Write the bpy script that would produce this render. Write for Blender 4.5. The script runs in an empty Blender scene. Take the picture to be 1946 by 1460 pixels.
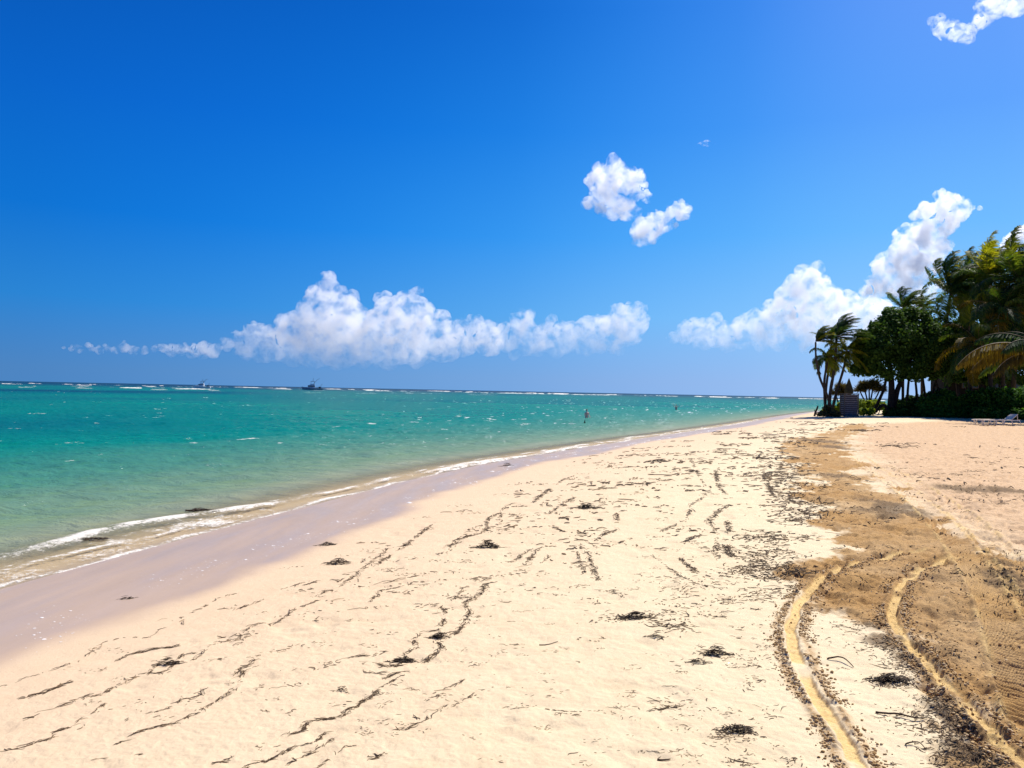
import bpy, bmesh, math, random
import numpy as np
from mathutils import Vector, Matrix

rng = np.random.default_rng(7)
random.seed(7)
scene = bpy.context.scene
COL = scene.collection

# ------------------------------------------------------------------ camera
F, CU, CV = 1480.0, 973.0, 730.0
CAMZ = 2.30
PITCH, ROLL = math.radians(0.52), math.radians(1.146)
_f = np.array([0, math.cos(PITCH), math.sin(PITCH)])
_u = np.array([0, -math.sin(PITCH), math.cos(PITCH)])
_r = np.array([1.0, 0, 0])
RIGHT = math.cos(ROLL) * _r + math.sin(ROLL) * _u
UP = math.cos(ROLL) * _u - math.sin(ROLL) * _r
CAM = np.array([0, 0, CAMZ])

def ray(u, v):
    d = _f * F + (u - CU) * RIGHT - (v - CV) * UP
    return d / np.linalg.norm(d)

def at(u, v, Y):
    """point of the view ray at depth Y (metres ahead)"""
    d = ray(u, v)
    return CAM + d * (Y / d[1])

def build_camera():
    cd = bpy.data.cameras.new('camera')
    cd.sensor_width = 36
    cd.lens = 36 * F / 1946
    cd.clip_start = 0.1
    cd.clip_end = 80000
    o = bpy.data.objects.new('camera', cd)
    COL.objects.link(o)
    m = Matrix.Identity(4)
    for i in range(3):
        m[i][0], m[i][1], m[i][2], m[i][3] = RIGHT[i], UP[i], -_f[i], CAM[i]
    o.matrix_world = m
    scene.camera = o

# ------------------------------------------------------------------ noise
_tabs = {}
def _tab(seed):
    if seed not in _tabs:
        r = np.random.default_rng(1000 + seed)
        _tabs[seed] = (r.permutation(4096).astype(np.int64), r.random(4096).astype(np.float32))
    return _tabs[seed]

def vnoise(x, y, seed=0):
    p, t = _tab(seed)
    x = np.asarray(x, dtype=np.float64); y = np.asarray(y, dtype=np.float64)
    xi = np.floor(x).astype(np.int64); yi = np.floor(y).astype(np.int64)
    fx = x - xi; fy = y - yi
    fx = fx * fx * fx * (fx * (fx * 6 - 15) + 10); fy = fy * fy * fy * (fy * (fy * 6 - 15) + 10)
    def h(a, b): return t[(p[a & 4095] + b * 57) & 4095]
    a = h(xi, yi); b = h(xi + 1, yi); c = h(xi, yi + 1); d = h(xi + 1, yi + 1)
    return (a + (b - a) * fx) * (1 - fy) + (c + (d - c) * fx) * fy

def fbm(x, y, octv=4, seed=0, gain=.5):
    s = 0; a = 1; n = 0
    for i in range(octv):
        s = s + a * vnoise(x * 2.03 ** i + 17.3 * i, y * 2.03 ** i - 9.1 * i, seed + i)
        n += a; a *= gain
    return s / n            # 0..1 about .5

def vnoise3(x, y, z, seed=0):
    p, t = _tab(seed)
    xi = np.floor(x).astype(np.int64); yi = np.floor(y).astype(np.int64); zi = np.floor(z).astype(np.int64)
    fx = x - xi; fy = y - yi; fz = z - zi
    fx = fx * fx * (3 - 2 * fx); fy = fy * fy * (3 - 2 * fy); fz = fz * fz * (3 - 2 * fz)
    def h(a, b, c): return t[(p[(p[a & 4095] + b) & 4095] + c * 31) & 4095]
    r = 0
    for dx in (0, 1):
        for dy in (0, 1):
            for dz in (0, 1):
                r = r + h(xi + dx, yi + dy, zi + dz) * (fx if dx else 1 - fx) * (fy if dy else 1 - fy) * (fz if dz else 1 - fz)
    return r

def sstep(a, b, x):
    t = np.clip((x - a) / (b - a), 0, 1)
    return t * t * (3 - 2 * t)

# ------------------------------------------------------------------ the lie of the land
SH_Y = np.array([-4000, -60, 0, 8.5, 13.6, 19, 23.8, 34.7, 47, 64, 92, 117, 150, 200, 300, 1000, 4000, 40000])
SH_X = np.array([-900, -17, -7.2, -5.6, -4.3, -2.7, -1.1, 4.1, 10.4, 18.9, 32.5, 45.5, 66, 110, 260, 1700, 9000, 110000])
def shore(x, y):
    """metres inland from the edge of the swash (negative = out at sea)"""
    xs = np.interp(y, SH_Y, SH_X)
    xs = xs + 0.10 * (fbm(y * .22, y * 0 + 3.3, 2, 40) - .5) * 2 * sstep(3, 14, np.abs(y))
    k = np.clip((np.interp(y + 1, SH_Y, SH_X) - np.interp(y - 1, SH_Y, SH_X)) / 2, -3, 3)
    return (x - xs) / np.sqrt(1 + k * k)

def H0(x, y):
    s = shore(x, y)
    land = 0.66 * (1 - np.exp(-np.maximum(s, 0) / 4.5))
    dune = 0.14 * sstep(58, 84, y) * sstep(14, 26, x - 0.12 * (y - 70)) + .45 * sstep(80, 110, y) * sstep(30, 60, x) * sstep(10, 30, s)
    sea = np.where(s > -40, 0.055 * np.minimum(s, 0), -2.2 + 0.002 * (s + 40))
    return np.where(s > 0, land + dune, np.maximum(sea, -4.0)) - 0.0

def ground(u, v):
    """where the view ray of a photo pixel meets the sand"""
    d = ray(u, v)
    t = np.concatenate([np.linspace(1.5, 20, 900), np.linspace(20, 140, 1600)])
    P = CAM[None] + d[None] * t[:, None]
    below = P[:, 2] < np.maximum(H0(P[:, 0], P[:, 1]), 0)
    i = int(np.argmax(below))
    return P[i, :2] if below[i] else P[-1, :2]

def gline(pts):
    return np.array([ground(u, v) for u, v in pts])

def dist_line(x, y, pts):
    best = np.full(x.shape, 1e9)
    along = np.zeros(x.shape); acc = 0
    for a, b in zip(pts[:-1], pts[1:]):
        e = b - a; L2 = float(e @ e) + 1e-9; L = math.sqrt(L2)
        t = np.clip(((x - a[0]) * e[0] + (y - a[1]) * e[1]) / L2, 0, 1)
        dx = x - a[0] - t * e[0]; dy = y - a[1] - t * e[1]
        d = np.sqrt(dx * dx + dy * dy)
        side = np.sign((x - a[0]) * e[1] - (y - a[1]) * e[0])
        m = d < np.abs(best)
        best = np.where(m, d * np.where(side == 0, 1, side), best)
        along = np.where(m, acc + t * L, along)
        acc += L
    return best, along

def in_poly(x, y, pts):
    """signed distance, positive inside"""
    d, _ = dist_line(x, y, np.vstack([pts, pts[:1]]))
    c = np.zeros(x.shape, dtype=bool)
    n = len(pts)
    for i in range(n):
        x0, y0 = pts[i]; x1, y1 = pts[(i + 1) % n]
        cond = ((y0 > y) != (y1 > y))
        if y1 != y0:
            c ^= cond & (x < (x1 - x0) * (y - y0) / (y1 - y0) + x0)
    return np.where(c, np.abs(d), -np.abs(d))

def smooth_line(P, n=6):
    P = np.asarray(P, float); out = []
    for i in range(len(P) - 1):
        p0 = P[max(i - 1, 0)]; p1 = P[i]; p2 = P[i + 1]; p3 = P[min(i + 2, len(P) - 1)]
        for k in range(n):
            t = k / n
            out.append(.5 * ((2 * p1) + (p2 - p0) * t + (2 * p0 - 5 * p1 + 4 * p2 - p3) * t * t + (3 * p1 - p0 - 3 * p2 + p3) * t ** 3))
    out.append(P[-1])
    return np.array(out)

TRACK_A = smooth_line(gline([(1822, 1046), (1760, 1047), (1700, 1052), (1640, 1066), (1590, 1082), (1548, 1110), (1520, 1148), (1504, 1190), (1508, 1235), (1530, 1286), (1560, 1336), (1598, 1396), (1634, 1458), (1668, 1520)]), 4)
TRACK_B = smooth_line(gline([(1850, 1055), (1800, 1064), (1750, 1080), (1716, 1106), (1702, 1138), (1697, 1175), (1714, 1210), (1748, 1252), (1790, 1295), (1838, 1344), (1890, 1398), (1944, 1452), (2010, 1520)]), 4)
TREAD = smooth_line(gline([(1625, 862), (1652, 885), (1712, 925), (1770, 975), (1822, 1030), (1870, 1095), (1912, 1172), (1950, 1270), (1990, 1380)]), 4)
TREAD3 = smooth_line(gline([(1668, 880), (1730, 915), (1800, 962), (1862, 1012), (1920, 1075), (1985, 1160), (2040, 1250)]), 4)
TREAD2 = smooth_line(gline([(1640, 905), (1720, 902), (1830, 906), (1960, 908), (2100, 912)]), 3)
BROWN = gline([(1640, 806), (1608, 809), (1562, 824), (1500, 836), (1484, 850), (1502, 880), (1520, 905), (1524, 940), (1540, 965), (1565, 985), (1556, 1001), (1592, 1014), (1606, 1032), (1590, 1053),
               (1545, 1062), (1490, 1075), (1512, 1110), (1500, 1150), (1500, 1200), (1545, 1172), (1585, 1177), (1626, 1190), (1680, 1213), (1742, 1270), (1795, 1330), (1822, 1390), (1865, 1470), (1900, 1560),
               (2300, 1560), (2300, 1085), (1946, 1072), (1883, 1050), (1831, 1020), (1785, 1000), (1735, 968), (1700, 930), (1640, 900), (1618, 866), (1608, 836), (1660, 815)])
PINK = gline([(1640, 806), (1608, 840), (1640, 900), (1735, 968), (1785, 1000), (1883, 1050), (2300, 1085), (2600, 900), (2300, 800), (1946, 803), (1800, 800)])
DARKS = [((1682, 957), (36, 12)), ((1700, 975), (60, 9)), ((1560, 838), (26, 5)), ((1590, 850), (20, 5)), ((1815, 1370), (36, 48)), ((1850, 1440), (70, 30)), ((1740, 1268), (30, 22)), ((1700, 1225), (40, 12)),
         ((1680, 1300), (22, 9)), ((1905, 1095), (40, 12)), ((1930, 1120), (30, 16)), ((1790, 1330), (34, 20)), ((1600, 905), (30, 5)), ((1900, 1068), (40, 7)), ((1660, 1190), (30, 8)), ((1920, 935), (60, 6)), ((1830, 930), (60, 6))]
DARK_G = []
for (u, v), (a, b) in DARKS:
    c = ground(u, v); cx = ground(u + a, v) - c; cy = ground(u, v - b) - c
    DARK_G.append((c, float(np.hypot(*cx)), float(np.hypot(*cy))))

def zones(x, y):
    """brown stain, trodden pinkish sand, dark fines, wet sand, track strip, all 0..1"""
    z = {}
    s = shore(x, y)
    near = (np.hypot(x, y) < 130)
    n1 = fbm(x * .9, y * .9, 5, 3); n2 = fbm(x * 4, y * 3, 4, 11)
    z['s'] = s
    bp = in_poly(x, y, BROWN)
    z['brown'] = sstep(-.08, .14, bp + ((n1 - .5) * 1.3 + (n2 - .5) * .9) * np.clip(np.hypot(x, y) / 13, .38, 1.3) + (fbm(x * 14, y * 12, 3, 14) - .5) * .25) * near
    pp = in_poly(x, y, PINK)
    z['pink'] = np.maximum(sstep(-.8, 1.2, pp + (n1 - .5) * 1.5), sstep(0, 6, x - 9 - .38 * y)) * (s > 4)
    dk = np.zeros(x.shape)
    for c, rx, ry in DARK_G:
        q = np.sqrt(((x - c[0]) / rx) ** 2 + ((y - c[1]) / ry) ** 2)
        dk = np.maximum(dk, sstep(1.25, .45, q + (n2 - .5) * 1.6 + (n1 - .5) * .8))
    z['dark'] = dk
    wob = (fbm(x * .35, y * .35, 4, 21) - .5) * 1.2 + (fbm(x * 2.3, y * 2.3, 3, 25) - .5) * .16
    z['wet'] = sstep(2.9, 2.25, s + wob) * sstep(-.7, .1, s)
    z['damp'] = np.maximum(sstep(3.6, 2.2, s + wob), .75 * sstep(8.5, 2.5, s + wob))
    ta, la = dist_line(x, y, TRACK_A); tb, lb = dist_line(x, y, TRACK_B)
    fa = sstep(0.0, .8, la); fb = sstep(.0, .6, lb)
    ta = ta + (fbm(x * 7, y * 7, 3, 91) - .5) * .045; tb = tb + (fbm(x * 7, y * 7, 3, 92) - .5) * .045
    z['ta'], z['tb'], z['fa'], z['fb'] = ta, tb, fa, fb
    strip = np.maximum(sstep(.046, .030, np.abs(ta)) * fa, sstep(.046, .030, np.abs(tb)) * fb)
    strip = strip * sstep(.24, .42, fbm(x * 2.6, y * 2.6, 3, 95))
    z['strip'] = strip; z['la'] = la + lb
    z['bank'] = np.maximum(np.exp(-((np.abs(ta) - .068) / .028) ** 2) * fa * sstep(.35, .55, fbm(x * 3, y * 3, 3, 93)), np.exp(-((np.abs(tb) - .068) / .028) ** 2) * fb * sstep(.35, .55, fbm(x * 3, y * 3, 3, 94)))
    bw = (np.abs(ta) * 0 + .090 + (n2 - .5) * .08)
    z['clod'] = np.maximum(sstep(.05, .0, np.abs(np.abs(ta) - bw)) * fa, sstep(.05, .0, np.abs(np.abs(tb) - bw)) * fb) * sstep(.22, .44, fbm(x * 9, y * 9, 3, 96)) * (1 - strip)
    t3, l3 = dist_line(x, y, TREAD); t4, l4 = dist_line(x, y, TREAD2)
    z['t3'], z['l3'], z['t4'], z['l4'] = t3, l3, t4, l4
    z['t5'], z['l5'] = dist_line(x, y, TREAD3)
    rut = np.maximum(np.exp(-((np.abs(t3) - .2) / .03) ** 2) * sstep(0, 2, l3), np.exp(-((np.abs(z['t5']) - .19) / .03) ** 2) * sstep(0, 2, z['l5']))
    z['strip2'] = rut * sstep(.35, .6, fbm(x * 4, y * 4, 3, 97)) * .65
    return z

def relief(x, y, z):
    """small relief on top of H0"""
    s = z['s']
    land = sstep(2.2, 4.5, s)
    rough = np.clip(.10 + .75 * z['brown'] + .9 * z['pink'], 0, 1) * land
    und = (fbm(x * .55, y * .55, 3, 31) - .5) * .03 * land
    b1 = fbm(x * 3.2, y * 3.2, 3, 35); b2 = fbm(x * 9.5, y * 9.5, 3, 37); b3 = fbm(x * 30, y * 30, 2, 39)
    foot = -np.maximum(b1 - .55, 0) * (.20 + .30 * b2) + np.maximum(.42 - b1, 0) * .16 + (b1 - .5) * .07 * sstep(9, 18, y)
    h = und + rough * (foot + (b2 - .5) * .050 + (b3 - .5) * .024)
    h = h + land * (1 - rough) * ((b2 - .5) * .006 + (b3 - .5) * .004 - np.maximum(b1 - .66, 0) * .05)
    far = sstep(45, 15, y)
    st = z['strip']
    lump = fbm(x * 26, y * 26, 3, 45)
    h = h * (1 - .7 * st) - st * (.020 - .005 * np.sin(z['la'] * 2 * math.pi / .034) * b2 - .012 * (b3 - .5)) + z['bank'] * (.007 + .026 * np.maximum(lump - .38, 0) * 2)
    # wide tyre band with cross bars
    w3 = .21
    band = sstep(w3, w3 - .03, np.abs(z['t3'])) * sstep(0, 2, z['l3'])
    bars = np.sin(z['l3'] * 2 * math.pi / .058 + np.abs(z['t3']) * 30)
    h = h * (1 - .6 * band) + band * (bars * .017 * (.4 + 1.2 * b1) - .010) + np.exp(-((np.abs(z['t3']) - w3) / .025) ** 2) * .020 * sstep(0, 2, z['l3'])
    band5 = sstep(.20, .16, np.abs(z['t5'])) * sstep(0, 2, z['l5'])
    h = h + band5 * (np.sin(z['l5'] * 2 * math.pi / .09 - np.abs(z['t5']) * 26) * .017 * (.4 + 1.2 * b1) - .010) + np.exp(-((np.abs(z['t5']) - .2) / .03) ** 2) * .018 * sstep(0, 2, z['l5'])
    band4 = sstep(.30, .24, np.abs(z['t4']))
    h = h + band4 * (np.sin(z['l4'] * 2 * math.pi / .16 + np.abs(z['t4']) * 14) * .020 - .016)
    h = h + z['dark'] * (b3 - .4) * .03
    return h

def ztop(x, y):
    x = np.atleast_1d(np.asarray(x, float)); y = np.atleast_1d(np.asarray(y, float))
    return H0(x, y) + relief(x, y, zones(x, y))

# ------------------------------------------------------------------ mesh helpers
def link(o):
    COL.objects.link(o); return o

def new_mesh(name, V, Fc, mat=None, parent=None, smooth=False, attrs=None):
    """V (n,3), Fc: (m,k) int array or list of faces"""
    me = bpy.data.meshes.new(name)
    V = np.asarray(V, dtype=np.float32)
    if isinstance(Fc, np.ndarray):
        m, k = Fc.shape
        me.vertices.add(len(V)); me.vertices.foreach_set('co', V.ravel())
        me.loops.add(m * k); me.loops.foreach_set('vertex_index', Fc.astype(np.int32).ravel())
        me.polygons.add(m)
        me.polygons.foreach_set('loop_start', np.arange(0, m * k, k, dtype=np.int32))
        me.update(calc_edges=True)
    else:
        me.from_pydata([tuple(map(float, v)) for v in V], [], [tuple(map(int, f)) for f in Fc])
        me.update()
    if smooth:
        me.polygons.foreach_set('use_smooth', np.ones(len(me.polygons), dtype=bool))
    for k_, a in (attrs or {}).items():
        at_ = me.attributes.new(k_, 'FLOAT', 'POINT')
        at_.data.foreach_set('value', np.asarray(a, dtype=np.float32).ravel())
    me.validate()
    o = bpy.data.objects.new(name, me)
    if mat: me.materials.append(mat)
    link(o)
    if parent: o.parent = parent
    return o

class MB:
    """collects simple shapes into one mesh"""
    def __init__(s): s.v = []; s.f = []
    def add(s, V, Fc):
        n = len(s.v); s.v += [tuple(map(float, p)) for p in V]; s.f += [tuple(int(i) + n for i in f) for f in Fc]
    def box(s, c, d, rot=None, bev=0.0):
        bm = bmesh.new(); bmesh.ops.create_cube(bm, size=1)
        bmesh.ops.scale(bm, vec=d, verts=bm.verts)
        if bev: bmesh.ops.bevel(bm, geom=bm.edges[:], offset=bev, segments=2, affect='EDGES', profile=.5)
        R = rot if rot is not None else Matrix.Identity(3)
        bm.verts.ensure_lookup_table()
        s.add([R @ v.co + Vector(c) for v in bm.verts], [[v.index for v in f.verts] for f in bm.faces])
        bm.free()
    def tube(s, pts, rad, n=8, cap=True):
        pts = [Vector(p) for p in pts]
        if not hasattr(rad, '__len__'): rad = [rad] * len(pts)
        V = []; Fc = []; ref = Vector((.31, .87, .38))
        for i, p in enumerate(pts):
            d = (pts[min(i + 1, len(pts) - 1)] - pts[max(i - 1, 0)]).normalized()
            a = d.cross(ref)
            if a.length < .1: a = d.cross(Vector((1, 0, 0)))
            a.normalize(); b = d.cross(a)
            for k in range(n):
                t = 2 * math.pi * k / n
                V.append(p + (a * math.cos(t) + b * math.sin(t)) * rad[i])
        for i in range(len(pts) - 1):
            for k in range(n):
                Fc.append((i * n + k, i * n + (k + 1) % n, (i + 1) * n + (k + 1) % n, (i + 1) * n + k))
        if cap:
            Fc.append(tuple(range(n))[::-1]); Fc.append(tuple((len(pts) - 1) * n + k for k in range(n)))
        s.add(V, Fc)
    def build(s, name, mat, parent=None, smooth=False):
        return new_mesh(name, np.array(s.v), s.f, mat, parent, smooth)

def thing(name, label, cat, loc=(0, 0, 0), group=None):
    o = bpy.data.objects.new(name, None); link(o)
    o.location = loc; o.empty_display_size = .3
    return tag(o, label, cat, group)

def tag(o, label=None, cat=None, group=None, kind=None):
    if label: o['label'] = label
    if cat: o['category'] = cat
    if group: o['group'] = group
    if kind: o['kind'] = kind
    return o

# ------------------------------------------------------------------ materials
class NT:
    def __init__(s, tree): s.t = tree; s.n = tree.nodes; s.l = tree.links; s.n.clear()
    def node(s, typ, **kw):
        n = s.n.new(typ)
        for k, v in kw.items(): setattr(n, k, v)
        return n
    def put(s, inp, v):
        if isinstance(v, bpy.types.NodeSocket): s.l.new(v, inp)
        elif v is not None: inp.default_value = v
    def math(s, op, a, b=None, c=None, clamp=False):
        n = s.node('ShaderNodeMath', operation=op, use_clamp=clamp)
        s.put(n.inputs[0], a)
        if b is not None: s.put(n.inputs[1], b)
        if c is not None: s.put(n.inputs[2], c)
        return n.outputs[0]
    def mix(s, f, a, b, mode='MIX', clamp=False):
        n = s.node('ShaderNodeMix', data_type='RGBA', blend_type=mode, clamp_factor=True, clamp_result=clamp)
        s.put(n.inputs[0], f)
        for i, v in ((6, a), (7, b)):
            s.put(n.inputs[i], (*v, 1) if isinstance(v, tuple) and len(v) == 3 else v)
        return n.outputs[2]
    def attr(s, name): return s.node('ShaderNodeAttribute', attribute_name=name).outputs['Fac']
    def noise(s, vec, scale, detail=4, rough=.55, dist=0.0, dim='3D'):
        n = s.node('ShaderNodeTexNoise', noise_dimensions=dim)
        if vec is not None: s.l.new(vec, n.inputs['Vector'])
        n.inputs['Scale'].default_value = scale; n.inputs['Detail'].default_value = detail
        n.inputs['Roughness'].default_value = rough; n.inputs['Distortion'].default_value = dist
        return n.outputs['Fac']
    def ramp(s, f, stops, interp='LINEAR'):
        n = s.node('ShaderNodeValToRGB'); n.color_ramp.interpolation = interp
        e = n.color_ramp.elements
        while len(e) < len(stops): e.new(.5)
        for el, (p, c) in zip(e, stops):
            el.position = p; el.color = (*c, 1) if len(c) == 3 else c
        s.put(n.inputs[0], f)
        return n.outputs['Color']
    def mrange(s, v, a, b, c=0.0, d=1.0, smooth=False):
        n = s.node('ShaderNodeMapRange', clamp=True, interpolation_type='SMOOTHSTEP' if smooth else 'LINEAR')
        s.put(n.inputs[0], v)
        for i, q in enumerate((a, b, c, d)): s.put(n.inputs[i + 1], q)
        return n.outputs[0]
    def bump(s, h, strength, dist, normal=None):
        n = s.node('ShaderNodeBump'); n.inputs['Strength'].default_value = strength; n.inputs['Distance'].default_value = dist
        s.l.new(h, n.inputs['Height'])
        if normal is not None: s.l.new(normal, n.inputs['Normal'])
        return n.outputs['Normal']
    def bsdf(s, color, rough=.8, spec=.3, normal=None, **kw):
        n = s.node('ShaderNodeBsdfPrincipled')
        s.put(n.inputs['Base Color'], (*color, 1) if isinstance(color, tuple) and len(color) == 3 else color)
        s.put(n.inputs['Roughness'], rough); s.put(n.inputs['Specular IOR Level'], spec)
        if normal is not None: s.l.new(normal, n.inputs['Normal'])
        for k, v in kw.items(): s.put(n.inputs[k], v)
        return n.outputs[0]
    def out(s, surf=None, vol=None):
        n = s.node('ShaderNodeOutputMaterial')
        if surf is not None: s.l.new(surf, n.inputs['Surface'])
        if vol is not None: s.l.new(vol, n.inputs['Volume'])

def material(name):
    m = bpy.data.materials.new(name); m.use_nodes = True
    return m, NT(m.node_tree)

def plain(name, col, rough=.6, spec=.4, var=.25, scale=6.0, bump=0.0):
    m, t = material(name)
    co = t.node('ShaderNodeTexCoord').outputs['Object']
    n = t.noise(co, scale, 5, .6)
    k = t.mrange(n, .3, .7, 1 - var, 1 + var)
    c = t.mix(1.0, col, t.node('ShaderNodeCombineColor').outputs[0], 'MULTIPLY')
    cc = t.n[-1] if False else None
    comb = [x for x in t.n if x.bl_idname == 'ShaderNodeCombineColor'][0]
    for i in range(3): t.l.new(k, comb.inputs[i])
    nor = t.bump(n, bump, .02) if bump else None
    t.out(t.bsdf(c, rough, spec, nor))
    return m

def leaf_mat(name, a, b, c, trans=.35, rough=.45, spec=.35, scale=.6):
    """foliage: three tones picked by the leaf's own 'tone' attribute"""
    m, t = material(name)
    tone = t.attr('tone')
    col = t.ramp(tone, [(0, a), (.5, b), (1, c)])
    d = t.bsdf(col, rough, spec)
    tr = t.node('ShaderNodeBsdfTranslucent')
    t.l.new(t.mix(1.0, col, (1.25, 1.15, .5), 'MULTIPLY'), tr.inputs['Color'])
    mx = t.node('ShaderNodeMixShader'); mx.inputs[0].default_value = trans
    t.l.new(d, mx.inputs[1]); t.l.new(tr.outputs[0], mx.inputs[2])
    t.out(mx.outputs[0])
    return m

# ------------------------------------------------------------------ light and sky
SUN_AZ, SUN_EL = 42.0, 54.0
EXPOSURE, SKY = .70, .12
SKY_ROWS = [  # sine of the height above the horizon, colours from far off the sun's bearing to near it
    (.016, [(72, 132, 196), (92, 148, 208), (116, 166, 224), (148, 186, 240), (168, 204, 250)]),
    (.096, [(36, 132, 214), (48, 142, 224), (85, 168, 240), (126, 194, 255), (150, 205, 255)]),
    (.194, [(4, 114, 213), (10, 124, 224), (44, 150, 242), (88, 176, 255), (116, 190, 255)]),
    (.316, [(2, 100, 204), (3, 106, 212), (14, 126, 228), (60, 152, 248), (100, 166, 255)]),
    (.44, [(2, 86, 184), (2, 93, 194), (5, 104, 208), (42, 136, 240), (110, 162, 253)]),
    (.8, [(2, 70, 165), (4, 75, 175), (10, 85, 195), (50, 125, 228), (135, 182, 252)]),
]
def build_light():
    a, e = math.radians(SUN_AZ), math.radians(SUN_EL)
    S = Vector((math.sin(a) * math.cos(e), math.cos(a) * math.cos(e), math.sin(e)))
    ld = bpy.data.lights.new('sun', 'SUN'); ld.energy = 4.0; ld.angle = math.radians(.5); ld.color = (1, .94, .84)
    o = link(bpy.data.objects.new('sun', ld)); o.location = (0, 0, 30)
    o.rotation_euler = S.to_track_quat('Z', 'Y').to_euler()
    w = bpy.data.worlds.new('World'); scene.world = w; w.use_nodes = True
    t = NT(w.node_tree)
    sky = t.node('ShaderNodeTexSky', sky_type='NISHITA', sun_disc=False)
    sky.sun_elevation = e; sky.sun_rotation = a
    sky.air_density = 1.0; sky.dust_density = .6; sky.ozone_density = 2.0
    # the photo's clear-sky colours by bearing from the sun and by height (sRGB 0..255), blended over the sky model
    co = t.node('ShaderNodeTexCoord').outputs['Generated']
    sep = t.node('ShaderNodeSeparateXYZ'); t.l.new(co, sep.inputs[0])
    flat = t.node('ShaderNodeCombineXYZ'); t.l.new(sep.outputs[0], flat.inputs[0]); t.l.new(sep.outputs[1], flat.inputs[1])
    nrm = t.node('ShaderNodeVectorMath', operation='NORMALIZE'); t.l.new(flat.outputs[0], nrm.inputs[0])
    dot = t.node('ShaderNodeVectorMath', operation='DOT_PRODUCT'); t.l.new(nrm.outputs[0], dot.inputs[0])
    dot.inputs[1].default_value = (math.sin(a), math.cos(a), 0)
    g = t.math('MULTIPLY_ADD', dot.outputs['Value'], .5, .5)
    K = 1 / (2 ** EXPOSURE * SKY)
    def lin(c): return tuple(K * (v / 255 / 12.92 if v < 10 else ((v / 255 + .055) / 1.055) ** 2.4) for v in c)
    pos = [(p + 1) / 2 for p in (-.3, .277, .505, .743, .90, .985)]
    out = None; prev = None
    for el, row in SKY_ROWS:
        k = 10.0
        c = t.ramp(g, [(p, tuple(v / k for v in lin(q))) for p, q in zip(pos, [tuple(.9 * v for v in row[0])] + row)], 'B_SPLINE')
        out = c if out is None else t.mix(t.mrange(sep.outputs[2], prev, el, 0, 1), out, c)
        prev = el
    sc_ = t.node('ShaderNodeVectorMath', operation='SCALE'); t.l.new(out, sc_.inputs[0]); sc_.inputs['Scale'].default_value = 10.0
    c = t.mix(.993, sky.outputs[0], sc_.outputs[0])
    bg = t.node('ShaderNodeBackground'); bg.inputs['Strength'].default_value = SKY
    t.l.new(c, bg.inputs['Color'])
    wo = t.node('ShaderNodeOutputWorld'); t.l.new(bg.outputs[0], wo.inputs['Surface'])
    scene.view_settings.view_transform = 'Standard'; scene.view_settings.look = 'None'
    scene.view_settings.exposure = EXPOSURE; scene.view_settings.gamma = 1
    cy = scene.cycles
    cy.max_bounces = 12; cy.diffuse_bounces = 3; cy.glossy_bounces = 3; cy.transparent_max_bounces = 16; cy.transmission_bounces = 4
    cy.volume_bounces = 12; cy.use_denoising = True; cy.sample_clamp_indirect = 4

# ------------------------------------------------------------------ ground and sea
def polar_grid(rows_dy, du):
    """a sheet round the camera, dense in front; rows_dy = pixels under the horizon for a plane CAMZ below"""
    half = 1240
    azf = np.arctan(np.arange(-half, half + du, du) / F)
    lim = azf[-1]
    back = np.linspace(lim, 2 * math.pi - lim, 60)[1:-1]
    az = np.concatenate([azf, back])
    R = CAMZ * F / rows_dy
    # rows are straight lines in front (constant depth) and turn to rings behind
    A, D = np.meshgrid(az, R)
    k = np.where(np.cos(A) > .3, 1 / np.maximum(np.cos(A), .3), 1 / .3 * 0 + 1 / np.cos(lim))
    X = np.sin(A) * D * k; Y = np.cos(A) * D * k
    return X, Y

def grid_faces(nr, nc, wrap=True):
    i = np.arange(nr - 1)[:, None]; j = np.arange(nc if wrap else nc - 1)[None]
    j2 = (j + 1) % nc
    return np.stack([i * nc + j, (i + 1) * nc + j, (i + 1) * nc + j2, i * nc + j2], -1).reshape(-1, 4)

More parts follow.
